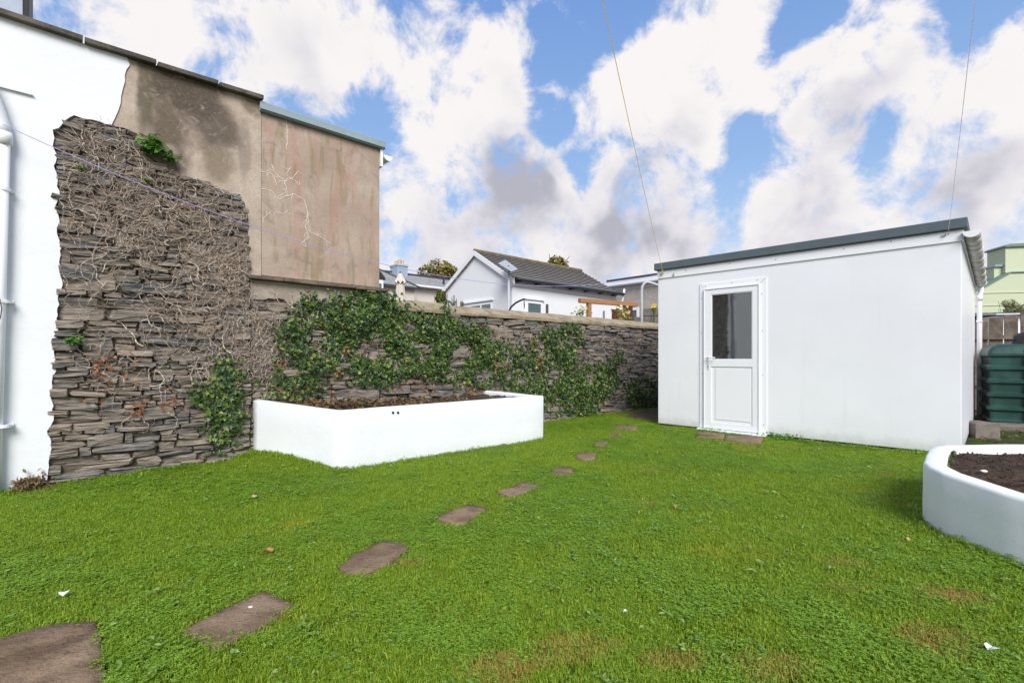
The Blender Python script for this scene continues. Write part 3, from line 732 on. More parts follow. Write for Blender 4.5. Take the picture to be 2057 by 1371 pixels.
def ivy(label, polys, density, seed, cut=.42, thick=.10, trails=()):
    r0 = root_on(BW, 'ivy', label, 'ivy')
    allp = []; g = np.random.default_rng(seed)
    for poly, dn in polys:
        pp = in_px(poly); xs_ = [p[0] for p in pp]; zs_ = [p[1] for p in pp]
        n = int((max(xs_)-min(xs_))*(max(zs_)-min(zs_))*density*dn)
        x = g.uniform(min(xs_), max(xs_), n); z = g.uniform(min(zs_), max(zs_), n)
        jx, jz = x+g.normal(0, .045, n), z+g.normal(0, .045, n)
        ok = inpoly_np(pp, jx, jz); x, z = x[ok], z[ok]
        keep = np.array([mnoise.noise(Vector((a*3.0, b*3.0, seed)))*.6+mnoise.noise(Vector((a*9, b*9, seed)))*.35+.5 for a, b in zip(x, z)])
        ok = (keep > cut+g.normal(0, .06, len(x)))
        x, z, keep = x[ok], z[ok], keep[ok]
        y = -.035-np.clip((keep-cut)*thick*1.6, 0, thick*1.3)*g.uniform(.2, 1.15, len(x))
        allp.append(np.stack([x, y, z], -1))
    p = np.concatenate(allp)
    size = np.clip(g.gamma(5, .0062, len(p)), .014, .07); up = np.tile([0, -.15, -1.0], (len(p), 1))
    nr = np.tile([0, -1, .35], (len(p), 1))
    scatter_leaves('foliage', 'ivy', p, nr, size, up, IVY, r0, tiltsd=.45)
    # woody runners under the leaves
    tm = MB(); q = random.Random(seed)
    for _ in range(int(len(p)/90)+5):
        a = p[q.randrange(len(p))]
        w = wander(q, a[0], a[2], q.choice((1.57, 1.3, 1.8, 1.0, 2.2)), q.randint(8, 20), .028, .3)
        tm.tube([(s, -.04-.012*math.sin(i), z) for i, (s, z) in enumerate(w) if z < 1.9], .003, 4, False) if w[-1][1] < 1.85 else None
    if tm.v: tag(tm.build('stems', M_['twig'], r0), kind='stuff')
    return r0, p
main_ivy = [([(545, 670), (575, 640), (605, 600), (620, 578), (640, 620), (665, 590), (690, 600), (700, 580), (735, 582), (785, 582), (788, 612), (830, 622), (868, 640), (880, 600), (905, 612), (920, 650), (985, 655), (1008, 690), (1005, 760), (965, 782), (930, 775), (880, 760), (830, 742), (780, 772), (745, 775), (700, 762), (650, 745), (640, 788), (600, 800), (545, 795), (548, 740), (560, 700)], 1.0),
            ([(700, 588), (785, 586), (790, 640), (870, 660), (985, 690), (990, 760), (900, 755), (800, 750), (700, 740), (660, 700)], 1.0)]
ivy('large mass of dark green ivy climbing the wall behind the white raised bed', main_ivy, 3600, 3, cut=.29)
ivy('narrow clump of ivy hanging left of the white raised bed down to the grass',
    [([(376, 782), (425, 770), (432, 700), (445, 712), (470, 738), (500, 745), (552, 780), (512, 800), (506, 880), (482, 905), (455, 888), (440, 928), (418, 880), (414, 808), (376, 795)], 1.25)], 3600, 5, cut=.28)
ivy('dark ivy patch spreading low on the wall between raised bed and outhouse',
    [([(1062, 690), (1085, 665), (1110, 652), (1162, 648), (1168, 690), (1150, 722), (1190, 735), (1248, 702), (1250, 750), (1215, 800), (1195, 832), (1150, 842), (1100, 828), (1060, 800), (1035, 790), (1000, 770), (1010, 690), (1045, 700)], 1.0),
     ([(1090, 735), (1170, 735), (1200, 800), (1110, 815)], .8)], 3000, 8, cut=.29)
ivy('small ivy patch at the foot of the wall beside the outhouse corner',
    [([(1240, 790), (1262, 768), (1290, 758), (1340, 765), (1345, 815), (1290, 818), (1262, 808)], 1.0)], 2800, 9, cut=.30)
# rusty dead leaves caught in the creeper
pts = []
for (px, py, n, sd_) in ((565, 730, 9, 14), (200, 735, 22, 13), (240, 760, 20, 25), (280, 820, 14, 10), (345, 812, 16, 14), (690, 705, 7, 6), (730, 700, 5, 5), (955, 655, 6, 5), (1075, 725, 22, 6), (1080, 745, 14, 5), (800, 775, 18, 10), (860, 780, 12, 9), (945, 790, 22, 8),
                          (605, 800, 30, 18), (650, 812, 20, 14), (770, 690, 7, 6), (1065, 690, 16, 8), (675, 745, 12, 6), (830, 760, 14, 10), (1000, 735, 26, 8), (560, 790, 10, 14)):
    for _ in range(n):
        s, z = wp(px+rng.normal(0, sd_), py+rng.normal(0, sd_)); pts.append((s, -.05-abs(rng.normal(0, .03)), z))
pts = np.array(pts)
o = scatter_leaves('dead_leaves', 'ivy', pts, np.tile([0, -1, .2], (len(pts), 1)), rng.uniform(.018, .045, len(pts)), np.tile([0, 0, -1.], (len(pts), 1)), RUST)
o.location = (BW.o.x, BW.o.y, 0); o.rotation_euler = (0, 0, BW.ang); tag(o, 'scattered rusty dead leaves caught on the stone wall', 'dead leaves')
def wall_plant(name, label, px, py, rx, rz, n, size, cat='plant', kind='long', mat=None):
    s, z = wp(px, py); r0 = root_on(BW, name, label, cat); r0.location = BW.world(s, -.03, z-rz*.7)
    cs = MB(); P_ = []; N_ = []; U_ = []
    q = random.Random(int(px)); 
    for _ in range(n):
        a = q.uniform(-1.0, 1.0)*1.5; el = q.uniform(.1, 1.0)
        tip = Vector((math.sin(a)*rx*el*q.uniform(.5, 1), -.02-.12*q.random()*rx/.2, rz*(.2+1.35*math.cos(a*.8)*el)*q.uniform(.6, 1)))
        cs.tube([(0, 0, 0), tip*.5+Vector((0, -.01, .01)), tip], [.003, .002, .001], 4, False)
        for k in range(5):
            d = Vector((q.gauss(0, 1), q.gauss(-.3, .8), q.gauss(.4, .6))).normalized(); c = tip*q.uniform(.7, 1)
            P_.append(c+d*size*.4); U_.append(d); N_.append(Vector((0, -.6, 1)))
    cs.build('stem', M_['bark'], r0)
    scatter_leaves('leaves', kind, np.array(P_), np.array(N_), rng.uniform(.7, 1.2, len(P_))*size, np.array(U_), mat or BRIGHT, r0, None, .5)['kind'] = 'stuff'
    return r0
wall_plant('seedling_shrub', 'bright green leafy shrub growing out of the top of the stonework', 300, 292, .16, .14, 34, .075)
wall_plant('seedling_shrub', 'second smaller sprig with bright leaves just right of the wall top shrub', 338, 316, .10, .10, 20, .06)
wall_plant('wall_fern', 'small bright green plant in the stonework near the white paint edge', 148, 682, .10, .045, 22, .045)
wall_plant('wall_fern', 'tiny green tuft high in the stonework under the washing line', 165, 338, .045, .04, 7, .035)
wall_plant('wall_sprig', 'tiny pale green sprig below the bright shrub on the stones', 295, 365, .05, .03, 5, .035)

# ------------------------------------------------------------------ white raised bed on the left
A = G(678, 948); B = G(1092, 882)
cs, _ = wp(507, 850); ds, _ = wp(979, 790); Cc = BW.world(cs, -.005); D = BW.world(ds, -.005)
zA, zB, zC, zD = .588, .588, .648, .605
bed = thing('raised_bed', 'long white painted raised bed against the ivy covered wall', 'raised bed', (A.x, A.y, 0))
def v3(p, z): return Vector((p.x-A.x, p.y-A.y, z))
cen = (A+B+Cc+D)/4
def inset(p, q, r, t):  # offset corner q of polyline p-q-r towards inside
    a = (q-p); a.z = 0; a.normalize(); b = (r-q); b.z = 0; b.normalize()
    na = Vector((-a.y, a.x, 0)); nb = Vector((-b.y, b.x, 0))
    if na.dot(cen-q) < 0: na = -na
    if nb.dot(cen-q) < 0: nb = -nb
    k = (na+nb); k.normalize(); return q+k*(t/max(.3, k.dot(na)))
A3, B3, C3, D3 = (Vector((p.x, p.y, 0)) for p in (A, B, Cc, D)); cen.z = 0
tck = .10
iA, iB = inset(C3, A3, B3, tck), inset(A3, B3, D3, tck)
nCA = (A3-C3).normalized(); nBD = (D3-B3).normalized()
def side_n(p, q):
    d = (q-p).normalized(); n = Vector((-d.y, d.x, 0)); return n if n.dot(cen-(p+q)/2) > 0 else -n
iC, iD = C3+side_n(C3, A3)*tck, D3+side_n(B3, D3)*tck
def strip(path_o, path_i, zt, zb=-.05, n=12):
    """a rendered wall between two paths, with hand-finished rounded top"""
    mb = MB(); pr = []
    for k in range(len(path_o)-1):
        for i in range(n+(k == len(path_o)-2)):
            t = i/n; o_, i_ = path_o[k].lerp(path_o[k+1], t), path_i[k].lerp(path_i[k+1], t); z = zt[k]*(1-t)+zt[k+1]*t
            pr.append((o_, i_, z))
    vs = []; prof = [(0, 0), (0, .33), (0, .66), (0, -.024), (.04, -.008), (.14, -.001), (.5, .002), (.86, -.001), (.96, -.008), (1, -.024), (1, None)]
    for j, (o_, i_, z) in enumerate(pr):
        for (u, h) in prof:
            p = o_.lerp(i_, u)
            idx_ = prof.index((u, h))
            if idx_ == 0: zz = zb
            elif idx_ in (1, 2): zz = zb+(z-zb)*h
            elif h is None: zz = zb
            else: zz = z+h
            w = .006*mnoise.noise(Vector((p.x*3, p.y*3, zz*3)))+.003*mnoise.noise(Vector((p.x*11, p.y*11, zz*9)))
            d = (o_-i_); d.z = 0; d.normalize()
            vs.append((p.x+d.x*w, p.y+d.y*w, zz+w*.7*(h is not None and idx_ > 2)))
    m_ = len(prof); fs = [(j*m_+k, j*m_+k+1, (j+1)*m_+k+1, (j+1)*m_+k) for j in range(len(pr)-1) for k in range(m_-1)]
    fs += [tuple(range(m_))[::-1], tuple((len(pr)-1)*m_+k for k in range(m_))]
    mb.add(vs, fs); return mb
def rel(ps): return [Vector((p.x-A.x, p.y-A.y, 0)) for p in ps]
def roundc(ps, i, r, zs):
    """replace corner i of path by three points to round it in plan"""
    p, q, s_ = ps[i-1], ps[i], ps[i+1]; a = (p-q).normalized()*r; b = (s_-q).normalized()*r
    return a+q, (q+(a+b)*.29), b+q
po, pi_ = [C3, A3, B3, D3], [iC, iA, iB, iD]
po2 = [C3, *roundc(po, 1, .010, 0), *roundc(po, 2, .012, 0), D3]; pi2 = [iC, iA, iA, iA, iB, iB, iB, iD]
pi2 = [iC, *roundc(pi_, 1, .012, 0), *roundc(pi_, 2, .012, 0), iD]
strip(rel(po2), rel(pi2), [zC, zA, zA, zA, zB, zB, zB, zD], n=14).build('wall', M_['white_planter'], bed, smooth=True)
def soil_patch(corners, z, nx_, ny_, parent, amp=.03, off=(0, 0)):
    a, b, c, d = corners; vs = []; 
    for j in range(ny_+1):
        for i in range(nx_+1):
            u, v = i/nx_, j/ny_; p = a.lerp(b, u).lerp(d.lerp(c, u), v)
            h = amp*(mnoise.noise(Vector((p.x*4, p.y*4, 0)))+.6*mnoise.noise(Vector((p.x*13, p.y*13, 1)))+.5*mnoise.noise(Vector((p.x*34, p.y*34, 1))))
            vs.append((p.x-off[0], p.y-off[1], z+h))
    fs = [(j*(nx_+1)+i, j*(nx_+1)+i+1, (j+1)*(nx_+1)+i+1, (j+1)*(nx_+1)+i) for j in range(ny_) for i in range(nx_)]
    mb = MB(); mb.add(vs, fs); o = mb.build('soil', M_['soil'], parent, smooth=True); return o
soil_patch((iA, iB, iD, iC), .545, 60, 30, bed, .03, (A.x, A.y))
U_ab = (B3-A3).normalized(); nAB = -side_n(A3, B3)
for px in (789, 799):
    a = (px-CX)/F; t = (a*A3.y-A3.x)/(U_ab.x-a*U_ab.y); q = A3+U_ab*t; z = HC+(HY-828)/F*q.y
    mb = MB(); c = Vector((q.x-A.x, q.y-A.y, z)); mb.tube([c-nAB*.03, c+nAB*.012], .012, 12); mb.build('weep_pipe', M_['dark'], bed)
lp = []
for _ in range(1000):
    u, v = rng.beta(1.2, 3.2), rng.uniform(.15, 1); p = iA.lerp(iB, u).lerp(iC.lerp(iD, u), v); lp.append((p.x, p.y, .56+abs(rng.normal(0, .03))*(1.3 if u < .3 else .5)))
lp = np.array(lp); LIT = mat_leaf('litter_leaf', [(0, (.06, .04, .02)), (.4, (.14, .085, .04)), (.7, (.20, .13, .06)), (.9, (.12, .14, .04)), (1, (.30, .12, .05))], .8, .15)
o = scatter_leaves('leaf_litter', 'ivy', lp, np.tile([0, 0, 1.], (len(lp), 1)), rng.uniform(.02, .055, len(lp)), np.tile([0, 1., 0], (len(lp), 1)), LIT, None, 'stuff', .6)
tag(o, 'brown fallen leaf litter lying on the soil of the long raised bed', 'leaf litter')

# ------------------------------------------------------------------ outhouse
shed = root_on(SH, 'outhouse', 'white flat roofed outhouse with half glazed door and grey felt roof edge', 'outbuilding')
ZB = .045
mb = MB(); mb.box(.03, SHW-.03, .03, SHD-.03, -.05, ZB+.01); mb.build('plinth', simple('dark_plinth', (.07, .075, .08), .9, .4, 9, .4), shed)
mb = MB(); mb.box(0, SHW, 0, SHD, ZB, 2.50); mb.build('wall', M_['shed'], shed, bevel=.006)
zb0 = SH.at(1322, 559)[1]
mb = MB(); mb.box(-.004, SHW+.004, -.016, -.002, zb0-.01, 2.485); mb.build('cover_board', M_['upvc'], shed, bevel=.003)
mb = MB(); mb.box(-.045, SHW+.05, -.055, SHD+.03, 2.50, 2.612); mb.build('roof', M_['felt'], shed, bevel=.008)
def on(px, py, off=0): return SH.at(px, py, off)
# door
dl, dr = on(1418, 700)[0], on(1525, 700)[0]; al, ar = on(1406, 700)[0], on(1541, 700)[0]
ztp = on(1406, 571)[1]; zin = on(1418, 583)[1]; zsill = on(1406, 860)[1]
mb = MB(); mb.prism_y([(al, zsill+.02), (dl-.02, zsill+.02), (dl-.02, zin+.02), (al, ztp)][::-1], -.013, -.002)
mb.build('door_trim', M_['upvc'], shed, bevel=.003)
mb = MB(); mb.prism_y([(dr+.02, zsill+.02), (ar, zsill+.02), (ar, ztp), (dr+.02, zin+.02)][::-1], -.013, -.002); mb.build('door_trim', M_['upvc'], shed, bevel=.003)
mb = MB(); mb.prism_y([(al+.004, ztp+.003), (dl-.017, zin+.023), (dr+.017, zin+.023), (ar-.004, ztp+.003)], -.0125, -.002); mb.build('door_trim', M_['upvc'], shed, bevel=.003)
mb = MB(); mb.box(dl-.019, dl, -.042, -.003, zsill+.02, zin+.019); mb.box(dr, dr+.019, -.042, -.003, zsill+.02, zin+.019); mb.box(dl+.001, dr-.001, -.042, -.003, zin, zin+.0185)
mb.build('door_frame', M_['upvc'], shed, bevel=.004)
gx0, gx1 = on(1430, 650)[0], on(1513, 650)[0]; gz1 = on(1470, 588)[1]; gz0 = on(1470, 722)[1]; zr = on(1470, 732)[1]; px0, px1 = on(1434, 800)[0], on(1514, 800)[0]; pz0 = on(1470, 847)[1]
door = MB(); y0, y1 = -.032, -.004; zd = zsill+.025
door.box(dl+.003, gx0, y0, y1, zd, zin-.003); door.box(gx1, dr-.003, y0, y1, zd, zin-.003)
door.box(gx0+.0005, gx1-.0005, y0, y1, gz1, zin-.0035); door.box(gx0+.0005, gx1-.0005, y0, y1, zr-.03, gz0); door.box(gx0+.0005, gx1-.0005, y0, y1, zd+.0005, pz0-.03)
door.box(gx0+.0005, gx1-.0005, -.020, y1, pz0-.029, zr-.031)
dob = door.build('door', M_['upvc'], shed)
mb = MB(); gw = (gx1-gx0)/2-.001; mb.box(-gw, gw, -.003, .003, gz0+.0005, gz1-.0005); gp_ = mb.build('glass_pane', M_['glass'], dob); gp_.location = ((gx0+gx1)/2, -.009, 0); gp_.rotation_euler = (0, 0, R(-.9))
mb = MB()
for b in ((gx0, gx0+.012, gz0, gz1), (gx1-.012, gx1, gz0, gz1), (gx0+.012, gx1-.012, gz1-.012, gz1), (gx0+.012, gx1-.012, gz0, gz0+.012)):
    mb.box(b[0]+.0006, b[1]-.0006, -.026, -.0125, b[2]+.0006, b[3]-.0006)
mb.build('glazing_bead', M_['upvc'], dob)
mb = MB(); mb.box(px0+.03, px1-.03, -.026, -.0205, pz0+.02, zr-.06); mb.build('lower_panel', M_['upvc'], dob, bevel=.004)
hx = on(1425, 725)[0]; hz0, hz1 = on(1425, 741)[1], on(1425, 715)[1]
mb = MB(); mb.box(hx-.014, hx+.014, -.040, -.0325, hz0, hz1); mb.build('handle_plate', M_['steel'], dob, bevel=.003)
hz = on(1437, 718)[1]; mb = MB(); mb.tube([(hx, -.04, hz), (hx, -.085, hz), (hx+.02, -.09, hz), (hx+.12, -.088, hz)], .0085, 10); mb.build('lever_handle', M_['steel'], dob, smooth=True)
mb = MB(); mb.tube([(hx, -.041, hz0+.04), (hx, -.0445, hz0+.04)], .008, 10); mb.build('keyhole', M_['dark'], dob)
mb = MB(); mb.hexa([(al-.02, -.10, zsill-.018), (ar+.005, -.10, zsill-.018), (ar+.005, -.003, zsill-.018), (al-.02, -.003, zsill-.018), (al-.02, -.10, zsill+.004), (ar+.005, -.10, zsill+.004), (ar+.005, -.003, zsill+.0195), (al-.02, -.003, zsill+.0195)])
mb.build('door_sill', M_['upvc'], shed, bevel=.004)
scr = MB(); scr.tube([(0, -.0025, 0), (0, .0025, 0)], .0055, 8); so_ = scr.build('screw', M_['dark'], shed); scm = so_.data
first = True
for (px, py) in ((1417, 575), (1470, 568), (1521, 562), (1409, 599), (1409, 668), (1411, 750), (1412, 840), (1530, 590), (1531, 664), (1532, 753), (1533, 853), (1466, 529), (1558, 521), (1695, 499), (1790, 485), (1905, 470), (1378, 543)):
    s, z = on(px, py, -.02); y = -.0115 if py > 555 else -.0168
    if py <= 555: pass
    if first: so_.location = (s, y-.002, z); first = False
    else: inst(scm, 'screw', shed, (s, y-.002, z))
# gutter along the right-hand eave: open half round with brackets, seen from below
gut = MB(); n = 12; gxc, gzc = SHW+.082, 2.455; rg = .074; y0, y1 = -.06, SHD+.05; ny_ = 26
for j in range(ny_+1):
    y = y0+(y1-y0)*j/ny_; zc = gzc-.0045*(y-y0)
    for k in range(n+1):
        a = math.pi+math.pi*k/n; gut.v.append((gxc+rg*math.cos(a), y, zc+rg*.92*math.sin(a)))
for j in range(ny_):
    for k in range(n): gut.f.append((j*(n+1)+k, j*(n+1)+k+1, (j+1)*(n+1)+k+1, (j+1)*(n+1)+k)); gut.mi.append(0)
m = M('grimy_gutter_plastic', .45, .35); co = m.coord('pos')
c = m.mix(m.mr(m.noise(co, 5, 5, .65), .45, .62), (.72, .71, .68), (.36, .34, .24)); c = m.mix(m.mr(m.noise(co, 9, 5, .7), .55, .7, 0, .7), c, (.20, .17, .13)); m.color(c)
gutter = gut.build('gutter', m.m, shed, smooth=True)
md = gutter.modifiers.new('thick', 'SOLIDIFY'); md.thickness = .003
for j in range(7):
    y = .25+j*.75; zc = gzc-.0045*(y-y0); mb = MB()
    mb.tube([(gxc+(rg+.003)*math.cos(math.pi+math.pi*k/10), y, zc+(rg*.92+.003)*math.sin(math.pi+math.pi*k/10)) for k in range(11)], .006, 6); mb.build('bracket', M_['upvc'], gutter)
mb = MB(); mb.tube([(gxc, y0-.004, gzc)]*1+[(gxc, y0+.004, gzc)], rg*.97, 24)
mb = MB(); mb.add([(gxc+rg*math.cos(math.pi+math.pi*k/n), y0-.002, gzc+rg*.92*math.sin(math.pi+math.pi*k/n)) for k in range(n+1)], [tuple(range(n+1))]); mb.build('stop_end', M_['upvc'], gutter)
mb = MB(); mb.box(SHW+.002, SHW+.02, .0, SHD, 2.36, 2.495); mb.build('fascia', M_['upvc'], shed)
pw = (SHW+.11, SHD+.03)
mb = MB(); mb.tube([(gxc, pw[1]-.04, 2.40), (gxc, pw[1]-.04, 2.30), (gxc-.02, pw[1]-.05, 2.20), (gxc-.02, pw[1]-.05, 0)], .036, 16); dpp = mb.build('downpipe', M_['upvc'], shed, smooth=True)
mb = MB(); mb.tube([(gxc-.02, pw[1]-.05, 2.12), (gxc-.02, pw[1]-.05, 2.22)], .044, 16); mb.build('collar', M_['upvc'], dpp, smooth=True)
for zc in (1.75, .55): mb = MB(); mb.box(gxc-.065, gxc+.02, pw[1]-.095, pw[1]-.01, zc-.012, zc+.012); mb.build('clip', M_['upvc'], dpp)

# ------------------------------------------------------------------ washing lines
def catenary(a, b, sag, n=40):
    return [Vector(a).lerp(Vector(b), i/n)-Vector((0, 0, 4*sag*(i/n)*(1-i/n))) for i in range(n+1)]
pa = P(6, 250, 3.78); pb3 = SH.world(*[on(1332, 549, -.05)[0], -.05], on(1332, 549, -.05)[1])
mb = MB(); mb.tube(catenary(pa, pb3, .62, 60), .0032, 6); o = mb.build('washing_line', mat_leaf('lilac_cord', [(0, (.60, .54, .82)), (1, (.6, .54, .82))], .6, .5)); tag(o, 'lilac washing line sagging from the left gable to the outhouse corner', 'washing line')
mb = MB(); e0 = P(1217, 0, 3.0); d_ = (e0-pb3); mb.tube(catenary(pb3, pb3+d_*1.9, .10, 60), .0028, 6); o = mb.build('overhead_cord', mat_leaf('yellow_cord', [(0, (.85, .76, .12)), (1, (.9, .8, .15))], .6, .6)); tag(o, 'yellow cord rising overhead from the outhouse left corner', 'cord')
pc = SH.world(on(1905, 466, -.02)[0], -.02, on(1905, 466)[1]); e1 = P(1955, 0, 2.4)
mb = MB(); mb.tube(catenary(pc, pc+(e1-pc)*1.9, .08, 60), .0018, 6); o = mb.build('overhead_cord', mat_leaf('white_cord', [(0, (.8, .78, .8)), (1, (.8, .78, .8))], .6, .6)); tag(o, 'thin white cord rising overhead from the outhouse right corner', 'cord')
pu = root_on(SH, 'line_pulley', 'small brass washing line pulley on the outhouse left corner', 'pulley')
s, z = on(1330, 548, -.03); mb = MB(); mb.tube([(s, -.045, z), (s, -.030, z)], .022, 16); mb.build('wheel', simple('brass', (.5, .38, .12), .4, .2, 9, 0), pu)
mb = MB(); mb.box(s-.045, s+.02, -.030, -.0165, z-.012, z+.012); mb.tube([(s-.045, -.03, z), (s-.055, -.05, z-.006), (s-.045, -.06, z-.012)], .004, 6); mb.build('bracket', M_['metal'], pu)
mb = MB(); mb.tube([(s+.01, -.04, z+.02), (s+.03, -.045, z+.045), (s, -.045, z+.035)], .006, 6); mb.build('knot', simple('yellow_rope', (.75, .6, .12), .7, .1, 9, 0), pu)
s, z = on(1353, 550, -.03); mb = MB(); mb.box(s-.012, s+.012, -.035, -.0165, z-.02, z+.012); mb.tube([(s, -.03, z-.005), (s+.025, -.045, z+.02), (s+.03, -.04, z+.045)], .004, 6)
o = mb.build('cleat_hook', M_['metal']); o.location = (SH.o.x, SH.o.y, 0); o.rotation_euler = (0, 0, SH.ang); tag(o, 'small grey cleat hook beside the pulley on the outhouse', 'hook')
s, z = on(1897, 472, -.03); mb = MB(); mb.box(s-.02, s+.014, -.03, -.0165, z-.01, z+.01); mb.tube([(s, -.03, z), (s+.02, -.045, z+.008), (s+.03, -.03, z+.014)], .004, 6)
o = mb.build('eye_hook', M_['metal']); o.location = (SH.o.x, SH.o.y, 0); o.rotation_euler = (0, 0, SH.ang); tag(o, 'small metal eye hook high at the right end of the outhouse', 'hook')

# ------------------------------------------------------------------ stepping stones
SLABS = [
    ([(-160, 1360), (-40, 1305), (60, 1275), (118, 1262), (190, 1258), (203, 1285), (208, 1330), (212, 1400), (60, 1440), (-150, 1470)], 'largest brown stepping stone, cut by the bottom left corner of the lawn'),
    ([(366, 1278), (450, 1232), (532, 1197), (560, 1205), (592, 1224), (560, 1250), (500, 1280), (430, 1310), (410, 1302)], 'long brown stepping stone, second from the bottom left corner'),
    ([(678, 1146), (705, 1122), (770, 1092), (800, 1098), (821, 1107), (785, 1135), (740, 1158), (702, 1159)], 'cracked stepping stone, third along the path from the bottom left'),
    ([(873, 1047), (905, 1030), (942, 1018), (980, 1025), (955, 1043), (928, 1060), (900, 1055)], 'squarish stepping stone, fourth along the path from the bottom left'),
    ([(996, 993), (1022, 985), (1052, 972), (1088, 978), (1062, 991), (1030, 1002), (1008, 1000)], 'stepping stone with a notched side, fifth along the path'),
    ([(1106, 950), (1114, 943), (1152, 944), (1146, 957), (1112, 957)], 'small stepping stone level with the front of the raised bed, sixth along'),
    ([(1155, 920), (1161, 913), (1199, 914), (1192, 926), (1172, 926)], 'small stepping stone, seventh along the path'),
    ([(1192, 896), (1200, 889), (1223, 890), (1215, 899)], 'small square stepping stone, eighth along the path'),
    ([(1222, 878), (1230, 873), (1249, 874), (1244, 879)], 'tiny looking stepping stone, next to last before the far reddish one'),
    ([(1232, 862), (1236, 856), (1281, 858), (1276, 865)], 'reddish stepping stone at the far end of the path'),
    ([(1397, 880), (1402, 869), (1456, 874), (1452, 885)], 'left one of the two paving stones below the outhouse door sill'),
    ([(1455, 886), (1459, 875), (1533, 880), (1528, 894)], 'right one of the two paving stones below the outhouse door sill')]
slab_polys = []
for i, (pl, lab) in enumerate(SLABS):
    w = [G(*p) for p in pl]; flat = [(p.x, p.y) for p in w]; slab_polys.append(flat)
    c = (sum(p[0] for p in flat)/len(flat), sum(p[1] for p in flat)/len(flat))
    ln = rough_line([(x-c[0], y-c[1]) for x, y in flat]+[(flat[0][0]-c[0], flat[0][1]-c[1])], .04, .008, 20+i)[:-1]
    vs = []; n = len(ln); q = random.Random(i)
    zt = .016
    zt = .024; rings = [(1.0, -.045), (1.0, zt-.006), (.985, zt), (.72, zt+.003), (.40, zt+.003)]
    for (k, z) in rings:
        vs += [(x*k, y*k, z+(.006*mnoise.noise(Vector((x*k*5+i, y*k*5, 0))) if z > .01 else 0)) for x, y in ln]
    vs.append((0, 0, zt+.003)); fs = []
    for r_i in range(len(rings)-1):
        for j in range(n): fs.append((r_i*n+j, r_i*n+(j+1) % n, (r_i+1)*n+(j+1) % n, (r_i+1)*n+j))
    fs += [((len(rings)-1)*n+j, (len(rings)-1)*n+(j+1) % n, len(rings)*n) for j in range(n)]
    mb = MB(); mb.add(vs, fs); o = mb.build('stepping_stone', M_['flag'], smooth=True); o.location = (c[0], c[1], bump_np(np.array([c[0]]), np.array([c[1]]))[0]*.0); tag(o, lab, 'stepping stone', 'stepping stones across the lawn')

# ------------------------------------------------------------------ right raised bed (rounded)
outer_px = [(2250, 1290), (2150, 1210), (2057, 1141), (1985, 1118), (1930, 1092), (1888, 1072), (1862, 1057), (1855, 1046)]
ow = [Vector((p.x, p.y, 0)) for p in (G(*q) for q in outer_px)]
ow = [Vector((3.25, 1.2, 0)), Vector((2.93, 1.75, 0)), Vector((2.74, 2.25, 0)), Vector((2.675, 2.62, 0)), Vector((2.68, 3.0, 0)), Vector((2.72, 3.16, 0)), Vector((2.79, 3.28, 0)), Vector((3.25, 3.76, 0)), Vector((3.37, 3.86, 0)), Vector((3.52, 3.91, 0)), Vector((4.3, 3.95, 0)), Vector((6.5, 4.0, 0))]
iw = []
for i, p in enumerate(ow):
    a = ow[max(0, i-1)]; b = ow[min(len(ow)-1, i+1)]; d = (b-a).normalized(); n = Vector((d.y, -d.x, 0)); iw.append(p+n*.12)
zt = [.31, .33, .35, .365, .385, .395, .40, .40, .40, .40, .40, .40]
bed2 = thing('raised_bed', 'curved white painted raised bed cut by the right edge of the photo', 'raised bed', (ow[4].x, ow[4].y, 0))
off = Vector((ow[4].x, ow[4].y, 0))
strip([p-off for p in ow], [p-off for p in iw], zt, n=7).build('wall', M_['white_planter'], bed2, smooth=True)
sp = [p for p in iw]; cc = Vector((4.6, 2.6, 0))
vs = []; rings = 26; n = len(sp)*4
path = []
for i in range(len(sp)-1):
    for k in range(4): path.append(sp[i].lerp(sp[i+1], k/4))
path.append(sp[-1]); tz = []
for i in range(len(zt)-1):
    for k in range(4): tz.append(zt[i]*(1-k/4)+zt[i+1]*k/4)
tz.append(zt[-1])
for r_i in range(rings+1):
    t = r_i/rings
    for j, p in enumerate(path):
        q = p.lerp(cc, t); h = .022*mnoise.noise(Vector((q.x*6, q.y*6, 5)))+.018*mnoise.noise(Vector((q.x*19, q.y*19, 5)))+.012*mnoise.noise(Vector((q.x*45, q.y*45, 5)))
        vs.append((q.x-off.x, q.y-off.y, tz[j]*(1-t)+.36*t-.055+h+.02*min(1, t*6)))
m_ = len(path); fs = [(r_i*m_+j, r_i*m_+j+1, (r_i+1)*m_+j+1, (r_i+1)*m_+j) for r_i in range(rings) for j in range(m_-1)]
mb = MB(); mb.add(vs, fs); mb.build('soil', M_['soil'], bed2, smooth=True)
# crumbs of soil
def pebble_cloud(name, pts, r, mat, parent=None, flat=.7):
    mb = MB(); q = random.Random(len(pts))
    for (x, y, z) in pts:
        s_ = r*q.uniform(.5, 1.6); v = []
        for d in ((1, 0, 0), (-1, 0, 0), (0, 1, 0), (0, -1, 0), (0, 0, flat), (0, 0, -flat)):
            v.append((x+d[0]*s_*q.uniform(.6, 1.2), y+d[1]*s_*q.uniform(.6, 1.2), z+d[2]*s_*q.uniform(.6, 1.2)))
        mb.add(v, [(0, 2, 4), (2, 1, 4), (1, 3, 4), (3, 0, 4), (2, 0, 5), (1, 2, 5), (3, 1, 5), (0, 3, 5)])
    return tag(mb.build(name, mat, parent), kind='stuff')
q = random.Random(2); pp = []
while len(pp) < 3000:
    x, y = q.uniform(2.85, 5.2), q.uniform(1.6, 3.70)
    if inpoly([(p.x, p.y) for p in iw]+[(6.5, 1.2)], x, y): pp.append((x-off.x, y-off.y, .30+.06*min(1, (y-1.4)/2)+q.uniform(0, .02)))
